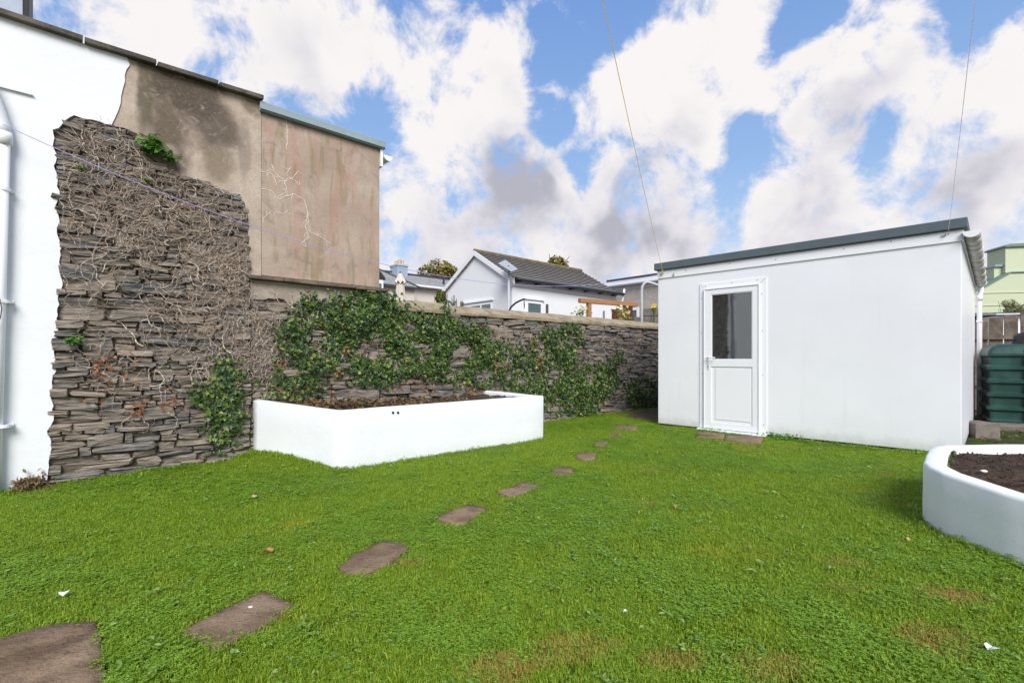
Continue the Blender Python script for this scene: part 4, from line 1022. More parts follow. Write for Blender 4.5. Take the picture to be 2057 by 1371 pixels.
pebble_cloud('soil_crumbs', pp, .009, M_['soil'], bed2)
# white pebble on the soil
def pebble(label, loc, r, mat, cat='stone', name='pebble'):
    mb = MB(); q = random.Random(int(loc[0]*100)); vs = []; fs = []
    for j in range(5):
        ph = math.pi*(j+.5)/5
        for k in range(8): a = 2*math.pi*k/8; vs.append((r*1.3*math.sin(ph)*math.cos(a)*q.uniform(.85, 1.15), r*math.sin(ph)*math.sin(a)*q.uniform(.85, 1.15), r*.6*math.cos(ph)*q.uniform(.9, 1.1)))
    for j in range(4):
        for k in range(8): fs.append((j*8+k, j*8+(k+1) % 8, (j+1)*8+(k+1) % 8, (j+1)*8+k))
    fs += [tuple(range(8)), tuple(range(32, 40))[::-1]]; mb.add(vs, fs); o = mb.build(name, mat, smooth=True); o.location = loc; return tag(o, label, cat)
pebble('white pebble lying on the dark soil of the curved raised bed', (3.03, 3.10, .372), .016, simple('white_pebble', (.75, .74, .72), .6))
# moss on inside rim
mp = []; 
for _ in range(500):
    i = rng.integers(5, 8); t = rng.random(); p = iw[i].lerp(iw[i+1], t); mp.append((p.x+rng.normal(0, .012), p.y+rng.normal(0, .012), .345+rng.random()*.035))
MOSS = mat_leaf('moss', [(0, (.04, .06, .015)), (1, (.12, .15, .04))], .9, .1)
o = scatter_leaves('moss', 'round', np.array(mp), np.tile([0, 0, 1.], (len(mp), 1)), rng.uniform(.01, .024, len(mp)), np.tile([0, 1., 0], (len(mp), 1)), MOSS, None, 'stuff', .8); tag(o, 'dark green moss inside the far rim of the curved raised bed', 'moss')
bed_polys = [[(p.x, p.y) for p in (A3, B3, D3, C3)], [(p.x, p.y) for p in ow]+[(8, 4), (8, 0)]]

# ------------------------------------------------------------------ right-hand corner: tank, fence, shed, houses
GREEN = M('green_moulded_plastic', .42, .4); co = GREEN.coord('pos')
GREEN.color(GREEN.mix(GREEN.mr(GREEN.noise(co, 3, 5, .65), .4, .7), (.010, .040, .032), (.024, .072, .058))); GREEN = GREEN.m
tk = P(1984, 845, 7.9); TK = Plane((tk.x, tk.y), R(-38)); zt0 = .06; zt1 = HC+(HY-689)/F*7.9
tank = thing('oil_tank', 'dark green ribbed plastic tank standing on slabs behind the outhouse corner', 'tank', (tk.x, tk.y, 0), TK.ang)
def tank_profile():
    pr = [(.0, zt0)]; z = zt0+.02; hh = (zt1-zt0-.18)/5
    for k in range(5):
        pr += [(.0, z), (.035, z+.03), (.035, z+hh-.075), (0, z+hh-.045), (0, z+hh-.01)]; z += hh
    pr += [(.02, z+.05), (.05, z+.10), (.12, z+.14), (.22, z+.155)]
    return pr
pr = tank_profile(); mb = MB(); Wt, Dt = 1.9, 1.1
def loopk(ins, z): 
    r0 = .05; x0, x1, y0, y1 = ins, Wt-ins, ins, Dt-ins; o = []
    for cx_, cy_, a0 in ((x0+r0, y0+r0, 180), (x1-r0, y0+r0, 270), (x1-r0, y1-r0, 0), (x0+r0, y1-r0, 90)):
        for k in range(4): a = R(a0+30*k); o.append((cx_+r0*math.cos(a), cy_+r0*math.sin(a), z))
    return o
vs = []; [vs.extend(loopk(.04-i if i < .04 else i, z)) for i, z in pr]
vs = []
for i, z in pr: vs += loopk(i if z < zt1-.16 else i, z)
fs = [(j*16+k, j*16+(k+1) % 16, (j+1)*16+(k+1) % 16, (j+1)*16+k) for j in range(len(pr)-1) for k in range(16)]+[tuple(range(16))[::-1], tuple(range((len(pr)-1)*16, len(pr)*16))]
mb.add(vs, fs); mb.build('tank_body', GREEN, tank, bevel=0)
for x in (.42, 1.0, 1.55):
    mb = MB(); mb.box(x, x+.07, -.012, .06, zt0+.02, zt1-.10); mb.build('rib', GREEN, tank, bevel=.01)
mb = MB(); mb.tube([(.95, .5, zt1-.03), (.95, .5, zt1+.05)], .14, 20); mb.build('filler_cap', GREEN, tank)
bag = thing('sack', 'black plastic sack lying on top of the green tank at the right edge', 'sack', TK.world(.55, .35, zt1-.02))
bm = bmesh.new(); bmesh.ops.create_icosphere(bm, subdivisions=3, radius=1)
for v in bm.verts: 
    k = 1+.25*mnoise.noise(v.co*2.2); v.co = Vector((v.co.x*.24*k, v.co.y*.2*k, max(-.3, v.co.z)*.17*k+.05))
me = bpy.data.meshes.new('sack_skin'); bm.to_mesh(me); bm.free(); me.materials.append(M_['dark']); o = bpy.data.objects.new('sack_skin', me); C.objects.link(o); o.parent = bag
mb = MB(); mb.tube([(.05, 0, .2), (.07, 0, .26), (.10, .02, .30)], [.03, .018, .04], 8); mb.build('tied_neck', M_['dark'], bag)
CONC = mat_coping('old_concrete', (.14, .12, .105), (.22, .19, .165), (.07, .062, .055))
b0 = G(1958, 878); BL = Plane((b0.x, b0.y), R(-20))
def block(label, px, py, w, d, h, ang, mat, cat='block', name='concrete_block', z0=-.02):
    p = G(px, py); mb = MB(); mb.box(0, w, 0, d, z0, h); o = mb.build(name, mat, None, bevel=.008); o.location = (p.x, p.y, 0); o.rotation_euler = (0, 0, ang); return tag(o, label, cat)
block('dark grey concrete block on the earth at the foot of the outhouse downpipe', 1960, 879, .31, .35, .20, R(-6), CONC)
block('flat slab bearing the green tank above the rubble', 2006, 862, 1.6, .5, .06, R(-30), CONC, 'slab', 'support_slab')
WOOD = mat_coping('weathered_plank', (.11, .085, .065), (.22, .18, .145), (.04, .032, .026)); 
o = block('grey timber offcut leaning under the green tank', 2012, 852, .9, .10, .035, R(-34), WOOD, 'timber', 'plank'); o.location.z = .11; o.rotation_euler = (R(-12), R(6), R(-36))
# leaf and twig debris on the earth there
dpnt = []
for _ in range(1500):
    p = SH.world(SHW+rng.uniform(.1, 3.5), rng.uniform(-.6, 3.6)); dpnt.append((p.x, p.y, rng.random()*.025))
dpnt = np.array(dpnt); o = scatter_leaves('ground_litter', 'long', dpnt, np.tile([0, 0, 1.], (len(dpnt), 1)), rng.uniform(.02, .06, len(dpnt)), np.tile([0, 1., 0], (len(dpnt), 1)), LIT, None, 'stuff', .7); tag(o, 'dead leaves and twigs on bare earth behind the curved raised bed', 'leaf litter')
# arched board fence
FEN = Plane((P(1962, 700, 10.2).x, 10.2), R(-28))
fence = root_on(FEN, 'board_fence', 'weathered brown board fence with arched top behind the green tank', 'fence')
bt = MB(); bt.box(0, .215, 0, .022, 0, 1); bo_ = bt.build('board', WOOD, fence); bme = bo_.data
for k in range(16):
    x = k*.245-.3; h = 1.74+.32*math.sin(min(1, max(0, (k+.4)/6))*math.pi*.5)
    if k == 0: bo_.location = (x, 0, 0); bo_.scale = (1, 1, h)
    else: inst(bme, 'board', fence, (x, random.uniform(-.004, .004), 0), (0, R(random.uniform(-.5, .5)), 0), (random.uniform(.96, 1.03), 1, h))
for z in (.5, 1.48): mb = MB(); mb.box(-.35, 3.7, -.05, -.006, z, z+.085); mb.build('rail', WOOD, fence)
for x in (-.33, 1.75, 3.6): mb = MB(); mb.box(x, x+.09, -.055+.08, .115, 0, 1.7); mb.build('post', WOOD, fence)
# brown timber shed behind it, corrugated roof
BS = Plane((P(1955, 700, 13).x, 13), R(-20)); bsd = root_on(BS, 'timber_shed', 'low brown timber shed with dark corrugated roof edge behind the fence', 'shed')
for k in range(13):
    mb = MB(); z = k*.17; mb.add([(-1.0, -.022, z), (1.05, -.022, z), (1.05, -.004, z+.175), (-1.0, -.004, z+.175), (-1.0, .02, z), (1.05, .02, z), (1.05, .02, z+.175), (-1.0, .02, z+.175)], [(0, 1, 2, 3), (4, 7, 6, 5), (0, 4, 5, 1), (3, 2, 6, 7), (0, 3, 7, 4), (1, 5, 6, 2)]); mb.build('weatherboard', WOOD, bsd)
mb = MB(); mb.box(-1, 1.05, .021, 1.8, 0, 2.2); mb.build('wall', WOOD, bsd)
mb = MB(); nn = 60; 
for i in range(nn): 
    x0, x1 = -1.1+2.25*i/nn, -1.1+2.25*(i+1)/nn; z0, z1 = 2.27+.022*math.sin(i*2*math.pi/5), 2.27+.022*math.sin((i+1)*2*math.pi/5)
    mb.add([(x0, -.12, z0), (x1, -.12, z1), (x1, 1.9, z1+.12), (x0, 1.9, z0+.12), (x0, -.12, z0-.03), (x1, -.12, z1-.03)], [(0, 1, 2, 3), (4, 5, 1, 0)])
mb.build('corrugated_roof', simple('dark_corrugated', (.06, .05, .045), .8), bsd)
# pale sheeted lean-to
PL = Plane((P(2003, 640, 12.2).x, 12.2), R(-15)); pls = root_on(PL, 'lean_to', 'low lean-to with pale bluish sheet roof behind the fence at the right edge', 'lean-to')
mb = MB(); mb.box(0, 3, 0, 1.5, 0, 2.16); mb.build('wall', M_['upvc'], pls)
mb = MB(); mb.hexa([(-.1, -.15, 2.17), (3.1, -.15, 2.17), (3.1, 1.6, 2.26), (-.1, 1.6, 2.26), (-.1, -.15, 2.20), (3.1, -.15, 2.20), (3.1, 1.6, 2.34), (-.1, 1.6, 2.34)]); mb.build('sheet_roof', simple('pale_sheet', (.62, .68, .74), .4), pls)
# pale green house
GH = Plane((P(1955, 600, 22).x, 22), R(-12)); PG = simple('pale_green_render', (.52, .57, .40), .85, .05, .8, .05); PG2 = simple('green_capping', (.16, .24, .19), .7, .15, 3, .1)
gh = root_on(GH, 'house', 'pale green rendered house with broad stepped chimneys at the right edge', 'house')
def gp(px, py): return GH.at(px, py)
gx = lambda p: gp(p, 600)[0]
slope = [gp(1925, 603), gp(1978, 577), gp(2030, 548), (gp(2030, 548)[0]+7, gp(2030, 548)[1]), (gp(2030, 548)[0]+7, 0), (gp(1925, 603)[0], 0)]
mb = MB(); mb.prism_y(slope[::-1], 0, 8); mb.build('wall', PG, gh)
sl = [gp(1925, 603), gp(1978, 577), gp(2030, 548)]; mb = MB()
mb.prism_y([(a, b+.004) for a, b in sl]+[(sl[2][0]+7, sl[2][1]+.004), (sl[2][0]+7, sl[2][1]+.05)]+[(a, b+.05) for a, b in sl[::-1]], -.06, 8.02); mb.build('verge', PG2, gh)
mb = MB(); x0 = gp(2030, 500)[0]; zz = gp(2030, 494)[1]; mb.box(x0+.005, x0+2.4, .3, 1.4, sl[2][1]+.06, zz); c1 = mb.build('chimney', PG, gh)
mb = MB(); mb.tube([(x0-.06, .85, zz+.06), (x0+2.5, .85, zz+.06)], .001, 4)
mb = MB(); prof = [(x0-.08, zz), (x0-.04, zz+.09), (x0+.12, zz+.15), (x0+2.4, zz+.18), (x0+2.5, zz)]; mb.prism_y(prof, .2, 1.5); mb.build('chimney_cap', PG2, c1, bevel=.02)
x1 = gp(2014, 530)[0]; z1 = gp(2014, 532)[1]; mb = MB(); mb.box(x1, x0-.01, .5, 1.2, gp(2020, 560)[1], z1); c2 = mb.build('chimney', PG, gh)
mb = MB(); mb.prism_y([(x1-.06, z1), (x1+.0, z1+.09), (x0-.02, z1+.11), (x0-.02, z1)], .4, 1.3); mb.build('chimney_cap', M_['lead'], c2)
for py in (583, 608): 
    a, b = gp(1980, py+6), gp(2100, py-4); mb = MB(); mb.box(a[0]-1, b[0]+6, -.03, -.002, a[1], a[1]+.03); mb.build('string_course', PG, gh)

# ------------------------------------------------------------------ leaf crowns
def crown_pts(c, r, n, seed, sub=9):
    g = np.random.default_rng(seed); cl = []
    for _ in range(sub):
        d = g.normal(0, 1, 3); d /= np.linalg.norm(d); cl.append((np.array(c)+d*np.array(r)*g.uniform(.25, .72), np.array(r)*g.uniform(.28, .5)))
    P_ = []; N_ = []
    for i in range(n):
        cc_, rr_ = cl[g.integers(sub)]; d = g.normal(0, 1, 3); d /= np.linalg.norm(d); k = g.uniform(.6, 1.05)
        P_.append(cc_+d*rr_*k); N_.append(d+np.array([0, 0, .5]))
    return np.array(P_), np.array(N_), g
AUT = mat_leaf('autumn_tree_leaf', [(0, (.09, .095, .025)), (.4, (.19, .185, .045)), (.75, (.30, .25, .06)), (1, (.36, .23, .06))], .7, .3)
def tree(label, px, py_c, d, rx, rz, seed, n=2600):
    c = P(px, py_c, d); t = thing('tree', label, 'tree', (c.x, c.y, 0), 0, 'far trees over the roofs')
    P_, N_, g = crown_pts((0, 0, c.z), (rx, rx, rz), n, seed, 14)
    scatter_leaves('crown', 'round', P_, N_, g.uniform(.16, .34, n), N_[:, [1, 2, 0]], AUT, t, 'stuff', .6)
    mb = MB(); mb.tube([(0, 0, 0), (.1, 0, c.z*.5), (0, .1, c.z)], [.3, .22, .05], 8); q = random.Random(seed)
    mb.build('trunk', M_['bark'], t)
    for k in range(9):
        a = q.uniform(0, 6.28); e = Vector((math.cos(a)*rx*.9, math.sin(a)*rx*.5, c.z+q.uniform(.2, 1.0)*rz)); b = Vector((0, 0, c.z-rz*.9))
        mb = MB(); mb.tube([b, b.lerp(e, .5)+Vector((0, 0, .2)), e], [.09, .06, .02], 5); mb.build('branch', M_['bark'], t)
tree('bushy autumn tinted tree behind the slate roofs, left of the white gable', 884, 560, 44, 2.4, 1.45, 1, 3600)
tree('rounded treetop showing over the tiled roof ridge of the white outbuilding', 1108, 548, 44, 1.85, 1.55, 2, 3000)
def shrub(label, px, py, d, rx, rz, seed, mat, n=700, size=(.03, .07), name='shrub', cat='shrub', zb=None, kind='long'):
    c = P(px, py, d); t = thing(name, label, cat, (c.x, c.y, 0)); P_, N_, g = crown_pts((0, 0, c.z), (rx, rx, rz), n, seed, 8)
    scatter_leaves('foliage', kind, P_, N_, g.uniform(*size, n), N_, mat, t, 'stuff', .5)
    mb = MB(); q = random.Random(seed)
    for k in range(7):
        a = q.uniform(0, 6.28); mb.tube([(0, 0, 0), (math.cos(a)*rx*.3, math.sin(a)*rx*.3, c.z*.6), (math.cos(a)*rx*.8, math.sin(a)*rx*.8, c.z+rz*q.uniform(-.2, 1.0))], [.016, .01, .004], 5)
    tag(mb.build('stems', M_['bark'], t), kind='stuff'); return t
YG = mat_leaf('yellow_green_leaf', [(0, (.05, .09, .02)), (.5, (.15, .20, .035)), (1, (.28, .27, .06))], .5, .3)
shrub('yellow green bush just behind the coping left of the white gable', 886, 596, 7.6, .13, .17, 4, YG, 800, (.025, .06))
shrub('thin leafy sprig rising over the coping beside the white gable', 912, 608, 7.3, .05, .12, 5, BRIGHT, 70, (.02, .04), 'sprig', 'plant')
shrub('tiny upright sprig on the coping below the gable window', 928, 612, 7.3, .03, .07, 6, BRIGHT, 40, (.02, .035), 'sprig', 'plant')
shrub('pale variegated bush behind the fence in front of the green house', 2040, 618, 13.5, .45, .26, 7, mat_leaf('pale_leaf', [(0, (.10, .14, .05)), (1, (.42, .42, .22))], .6, .3), 900, (.05, .11))

# ------------------------------------------------------------------ white outbuilding beyond the wall
OB = Plane((0, 13.0), BW.ang); GBL = Plane((0, 13.0), BW.ang+R(90))
ob = root_on(OB, 'outbuilding', 'white gabled outbuilding with ribbed tiled roof and gutter beyond the boundary wall', 'outbuilding')
WF = simple('far_white_paint', (.78, .79, .80), .7, .03, 1.5, .1)
zE = HC+(HY-556)/F*13.0; dG = 3.13; zR = HC+211/F*(13+.74*dG/2); LO = 4.72
mb = MB(); pr = [(0, 0), (dG, 0), (dG, zE), (dG/2, zR-.02), (0, zE)]
vs = [(0, y, z) for y, z in pr]+[(LO, y, z) for y, z in pr]; mb.add(vs, [(0, 1, 2, 3, 4), (9, 8, 7, 6, 5)]+[(i, (i+1) % 5, 5+(i+1) % 5, 5+i) for i in range(5)]); mb.build('wall', WF, ob)
TL = mat_coping('roof_tile', (.26, .24, .225), (.36, .34, .32), (.12, .11, .10), .35); TE = simple('tile_shadow_edge', (.035, .03, .026), .95, .4, 20, .3)  # dark edge colour paints the shadow line between tile courses
rows = 12; ds_ = dG/2+.16; rise = (zR-zE)/(dG/2)
for sgn in (1, -1):
    for k in range(rows):
        u0, u1 = k/rows, (k+1)/rows+.01
        def pt(u, dz): 
            y = -.16+ds_*u; z = zE+rise*y+.01+dz
            return (y if sgn > 0 else dG-y), z
        (ya, za), (yb, zb_) = pt(u0, .040), pt(u1, .0); (yc, zc), (yd, zd_) = pt(u0, -.012), pt(u1, -.04)
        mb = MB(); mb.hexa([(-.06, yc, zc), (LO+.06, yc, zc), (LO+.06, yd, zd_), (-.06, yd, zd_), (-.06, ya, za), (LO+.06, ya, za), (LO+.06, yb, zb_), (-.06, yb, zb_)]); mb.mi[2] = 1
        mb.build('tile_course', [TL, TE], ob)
mb = MB(); mb.tube([(-.07, dG/2, zR+.04), (LO+.07, dG/2, zR+.04)], .065, 8); mb.build('ridge', mat_coping('mossy_ridge', (.12, .10, .06), (.20, .17, .11)), ob)
for sgn in (0, 1):
    y0, z0, y1, z1 = (-.17, zE-.20*rise+.0, dG/2, zR+.02) if not sgn else (dG+.17, zE-.20*rise, dG/2, zR+.02)
    mb = MB(); mb.hexa([(-.09, y0, z0-.10), (-.062, y0, z0-.10), (-.062, y1, z1-.12), (-.09, y1, z1-.12), (-.09, y0, z0+.04), (-.062, y0, z0+.04), (-.062, y1, z1+.03), (-.09, y1, z1+.03)]); mb.build('bargeboard', WF, ob)
DG = simple('dark_gutter', (.045, .05, .055), .5, .1, 3, 0)
mb = MB(); mb.tube([(-.02, -.21, zE-.06), (LO+.12, -.21, zE-.06)], .055, 10); mb.build('gutter', DG, ob, smooth=True)
for k in range(7): mb = MB(); x = .15+k*.72; mb.box(x, x+.05, -.20, -.003, zE-.13, zE-.08); mb.build('rafter_foot', DG, ob)
mb = MB(); mb.box(-.01, LO+.01, -.02, -.003, zE-.26, zE-.235); mb.build('board_line', M_['metal'], ob)
mb = MB(); x = LO+.16; mb.tube([(x, -.21, zE+.12), (x, -.18, zE-.1), (x, -.1, zE-.35), (x, -.08, 0)], .035, 10); mb.build('downpipe', M_['upvc'], ob, smooth=True)
PANE = M('window_pane', .08, .5); PANE.color((.09, .14, .15)); PANE.b.inputs['IOR'].default_value = 1.7; PANE = PANE.m
def window(parent, pl, x0, x1, z0, z1, bars=(), swap=False, t=.05, y=-.03, hood=True):
    """window standing on a wall; swap=True when its wall runs along the parent's local y"""
    def bx(m_, a0, a1, y0, y1, c0, c1):
        if swap: m_.box(y0, y1, a0, a1, c0, c1)
        else: m_.box(a0, a1, y0, y1, c0, c1)
    fr = MB()
    for b in ((x0, x0+t, z0, z1), (x1-t, x1, z0, z1), (x0+t, x1-t, z1-t, z1), (x0+t, x1-t, z0, z0+t)): bx(fr, b[0]+.0005, b[1]-.0005, y, -.002, b[2], b[3])
    for b in bars: bx(fr, b-t/2, b+t/2, y, -.002, z0+t, z1-t)
    f_ = fr.build('window', M_['upvc'], parent)
    g_ = MB(); bx(g_, x0+t, x1-t, -.014, -.004, z0+t, z1-t); g_.build('pane', PANE, f_)
    if hood: h_ = MB(); bx(h_, x0-.06, x1+.06, y-.03, -.002, z1+.05, z1+.09); h_.build('sill', M_['upvc'], f_)
    return f_
wx0, wz1 = OB.at(1057, 600); wx1, _ = OB.at(1088, 600); window(ob, OB, wx0, wx1, wz1-1.0, wz1-.06)
ga, gz = GBL.at(989, 603); gb_, _ = GBL.at(932, 603); mm = GBL.at(967, 603)[0]
window(ob, GBL, ga, gb_, gz-1.1, gz-.05, bars=(mm,), swap=True, y=-.03)
# flat white dish on a pole in front of it
dsh = thing('satellite_dish', 'flat square grey dish on a white pole in front of the white gable corner', 'satellite dish', P(1022, 700, 12.6)*1)
dsh.location.z = 0; dzt = HC+(HY-541)/F*12.6
mb = MB(); mb.tube([(0, 0, 0), (0, 0, dzt)], .03, 10); mb.build('pole', M_['metal'], dsh, smooth=True)
qd = [P(1001, 528, 12.5), P(1015, 521, 12.9), P(1041, 540, 12.7), P(1028, 545, 12.3)]; o_ = Vector(dsh.location)
nv = (qd[1]-qd[0]).cross(qd[3]-qd[0]).normalized()*.03
mb = MB(); mb.hexa([q_-o_ for q_ in qd]+[q_-o_+nv for q_ in qd]); mb.build('dish_panel', simple('grey_panel', (.33, .36, .40), .5), dsh, bevel=.01)
mb = MB(); cq = (qd[0]+qd[1]+qd[2]+qd[3])/4-o_; mb.tube([(0, 0, dzt-.02), cq], .025, 8); mb.build('swivel', DG, dsh)
# curved black pole with pegs
bp = thing('curved_pole', 'curved black pole arching above the coping beside the small window', 'pole', P(1022, 700, 9.5)); bp.location.z = 0
o_ = Vector(bp.location); mb = MB(); mb.tube([Vector((0, 0, 0))]+[P(*a, 9.5)-o_ for a in ((1022, 625), (1027, 616), (1036, 608), (1046, 603), (1055, 600))], .019, 10); mb.build('pole', M_['dark'], bp, smooth=True)
mb = MB(); mb.tube([P(1053, 601, 9.5)-o_, P(1053, 612, 9.5)-o_, P(1053.5, 620, 9.5)-o_], [.006, .012, .006], 6); mb.build('hanging_cord', M_['dark'], bp)
pl_ = P(1099, 700, 9.4); mb = MB(); mb.box(-.025, .025, -.03, .03, 0, P(1099, 611, 9.4).z); o = mb.build('wooden_post', simple('dark_post', (.08, .06, .055), .8)); o.location = (pl_.x, pl_.y, 0); tag(o, 'short dark post top right of the small window', 'post')
pl_ = P(1213, 700, 10.5); mb = MB(); mb.box(-.02, .02, -.02, .02, 0, P(1213, 624, 10.5).z); o = mb.build('wooden_post', simple('grey_post', (.2, .2, .22), .8)); o.location = (pl_.x, pl_.y, 0); tag(o, 'thin grey post between the orange pergola posts', 'post')
# pergola
PW = simple('orange_timber', (.36, .175, .075), .7, .25, 9, .3)
PR = Plane((P(1164, 600, 10.4).x, 10.4), R(30)); pg = root_on(PR, 'pergola', 'orange brown timber arch frame standing behind the coping', 'pergola')
(xa, za), (xb, zb_) = PR.at(1164, 604), PR.at(1262, 616)
mb = MB(); mb.box(xa, xb+.25, -.05, .05, za-.04, za+.055); mb.build('beam', PW, pg, bevel=.006)
for px in (1183, 1245): x = PR.at(px, 620)[0]; mb = MB(); mb.box(x-.045, x+.045, -.04, .04, 0, za-.042); mb.build('post', PW, pg, bevel=.004)
DR = simple('dark_red_board', (.10, .028, .018), .7, .3, 9, .3)
RB = Plane((P(1230, 640, 11.6).x, 11.6), R(20)); rb = root_on(RB, 'screen_panel', 'dark red timber board screen behind the pergola post', 'screen')
x0 = 0; 
for k, (w, t_) in enumerate(((.12, 621), (.12, 613), (.12, 613), (.12, 611), (.10, 611))):
    z = RB.at(1240, t_)[1]; mb = MB(); mb.box(x0, x0+w-.006, 0, .03, 0, z); mb.build('board', DR, rb); x0 += w
# flowering plants
def flowers(label, px, py, d, spread, n, col, seed, leafn=60):
    c = P(px, py, d); t = thing('flowering_plant', label, 'plant', (c.x, c.y, 0)); q = random.Random(seed)
    st = MB(); FM = simple('petal', col, .6, .1, 5, 0)
    heads = []
    for _ in range(n):
        e = Vector((q.gauss(0, spread), q.gauss(0, spread*.6), c.z+q.gauss(0, spread*.7))); st.tube([(0, 0, 0), (e.x*.5, e.y*.5, e.z*.6), e], [.005, .004, .003], 4); heads.append(e)
    tag(st.build('stems', simple('green_stem', (.06, .10, .03)), t), kind='stuff')
    for e in heads:
        fm = MB()
        for k in range(6):
            a = k*math.pi/3+q.random(); r = .036
            fm.add([e, e+Vector((math.cos(a-.4)*r*.7, -.02, math.sin(a-.4)*r*.7)), e+Vector((math.cos(a)*r, -.026, math.sin(a)*r)), e+Vector((math.cos(a+.4)*r*.7, -.02, math.sin(a+.4)*r*.7))], [(0, 1, 2, 3)])
        fm.build('flower', FM, t)
    g = np.random.default_rng(seed); lp_ = np.stack([g.normal(0, spread*1.1, leafn), g.normal(0, spread, leafn), c.z-abs(g.normal(0, spread*1.3, leafn))-.05], -1)
    scatter_leaves('leaves', 'long', lp_, np.tile([0, -1, .5], (leafn, 1)), g.uniform(.03, .07, leafn), g.normal(0, 1, (leafn, 3)), YG, t, 'stuff')
flowers('pale cream flowers at the left end of the orange timber arch', 1166, 618, 9.6, .06, 9, (.62, .58, .40), 3)
flowers('cream and white flowers in front of the dark red screen', 1246, 616, 10.7, .09, 10, (.75, .70, .52), 4)
flowers('yellow green leafy plant with small flowers low at the right pergola post', 1257, 632, 10.7, .05, 4, (.70, .62, .12), 5, 160)
flowers('bright yellow flower close to the outhouse edge above the coping', 1313, 614, 11.3, .025, 7, (.85, .62, .03), 6, 50)
# grey rendered house with flat roof behind the outhouse
GR = Plane((3.59, 18.0), math.atan2(-.74, .6727)); gr = root_on(GR, 'house', 'grey pebbledashed flat roofed house partly hidden by the outhouse', 'house')
zg = HC+148/F*18
PD = mat_coping('pebbledash', (.36, .32, .29), (.44, .40, .365), (.30, .265, .24), .3)
mb = MB(); mb.box(.12, 9, 0, 6, 0, zg-.105); mb.build('wall', PD, gr)
mb = MB(); mb.box(0, 9.1, -.12, 6.1, zg+.06, zg+.12); mb.build('roof_edge', DG, gr)
mb = MB(); mb.box(-.05, 9.1, -.10, 6.05, zg-.10, zg+.059); mb.build('fascia', M_['upvc'], gr)
mb = MB(); mb.tube([(-.1, -.15, zg-.15), (9, -.15, zg-.15)], .045, 10); mb.build('gutter', M_['metal'], gr, smooth=True)
wx0, wz1 = GR.at(1271, 618); wx1, _ = GR.at(1284, 618); window(gr, GR, wx0-.2, wx1, wz1-1.2, wz1, t=.09, hood=False)
gq = P(1289, 700, 11.5); mp_ = thing('bent_pole', 'grey metal pole bending over beside the outhouse corner', 'pole', (gq.x, gq.y, 0))
mb = MB(); mb.tube([Vector((0, 0, 0))]+[P(*a, 11.5)-Vector((gq.x, gq.y, 0)) for a in ((1289, 620), (1289, 585), (1290, 576), (1294, 569), (1300, 566), (1308, 568), (1320, 572), (1345, 578))], .032, 12); mb.build('pole', M_['metal'], mp_, smooth=True)
lw = Plane((P(1291, 640, 13).x, 13), R(-30)); lwo = root_on(lw, 'block_wall', 'low grey block wall behind the bent metal pole', 'wall'); 
mb = MB(); mb.box(0.01, 2.4, .02, .2, 0, HC+(HY-619)/F*13-.03); mb.build('core', M_['mortar'], lwo)
bk = MB(); bk.box(-.5, .5, -.5, .5, -.5, .5); b0_ = bk.build('block', CONC, lwo, bevel=.03); zt_ = HC+(HY-619)/F*13; ft = True
for r_ in range(11):
    z = zt_-.11-.215*r_
    for k in range(6):
        loc = (.22+.45*k-(.225 if r_ % 2 else 0), .1, z); sc_ = (.435, .2, .20)
        if ft: b0_.location = loc; b0_.scale = sc_; ft = False
        else: inst(b0_.data, 'block', lwo, loc, (0, 0, 0), sc_)
# folded parasol
pq = P(804, 700, 11.0); par = thing('parasol', 'closed cream patio parasol standing behind the coping', 'parasol', (pq.x, pq.y, 0)); CRM = simple('cream_canvas', (.62, .55, .47), .9, .08, 6, .1)
mb = MB(); zt_ = P(0, 546, 11).z; mb.tube([(0, 0, 0), (0, 0, zt_)], .022, 10); mb.build('pole', M_['dark'], par)
def pleat(z0, z1, r0, r1, name, ph=0, flare=0):
    mb = MB(); n = 48; rows_ = 10; vs = []
    for j in range(rows_+1):
        t = j/rows_; z = z0+(z1-z0)*t
        for k in range(n):
            a = 2*math.pi*k/n; r = (r0*(1-t)+r1*t)*(1+.22*math.cos(8*a+ph)*(1-t*.6)); vs.append((r*math.cos(a), r*math.sin(a), z+(.03*math.cos(8*a+ph) if j == 0 else 0)))
    mb.add(vs, [(j*n+k, j*n+(k+1) % n, (j+1)*n+(k+1) % n, (j+1)*n+k) for j in range(rows_) for k in range(n)]); return mb.build(name, CRM, par, smooth=True)
pleat(HC+.9, zt_-.25, .145, .08, 'canopy'); pleat(P(0, 568, 11).z, zt_-.03, .125, .03, 'vent_flap', 1.2)
# slate roofed terrace far left
TH = Plane((P(740, 565, 27).x, 27), BW.ang); th = root_on(TH, 'terraced_house', 'far cream terraced house with grey slate roof and blue chimney', 'house')
zt_ = HC+(HY-566)/F*27.6; SL = mat_coping('far_slate', (.24, .25, .26), (.36, .37, .38), (.16, .17, .18), .4); CW = simple('cream_render', (.62, .57, .50), .9, .06, 1, .05)
LT = 12; DT = 5.0; RT = 1.05
mb = MB(); mb.box(0, LT, 0, DT, 0, zt_); mb.build('wall', CW, th)
def roofrows(x0, x1, y0, z0, y1, z1, rows, name, mat, parent, th_=.05, clip=None):
    for k in range(rows):
        u0, u1 = k/rows, (k+1)/rows+.005
        ya, yb = y0+(y1-y0)*u0, y0+(y1-y0)*u1; za, zb2 = z0+(z1-z0)*u0, z0+(z1-z0)*u1
        a0, a1 = (x0, x1) if clip is None else clip(u0)
        mb = MB(); mb.hexa([(a0, ya, za), (a1, ya, za), (a1, yb, zb2-.02), (a0, yb, zb2-.02), (a0, ya, za+th_), (a1, ya, za+th_), (a1, yb, zb2+.01), (a0, yb, zb2+.01)]); mb.build(name, mat, parent)
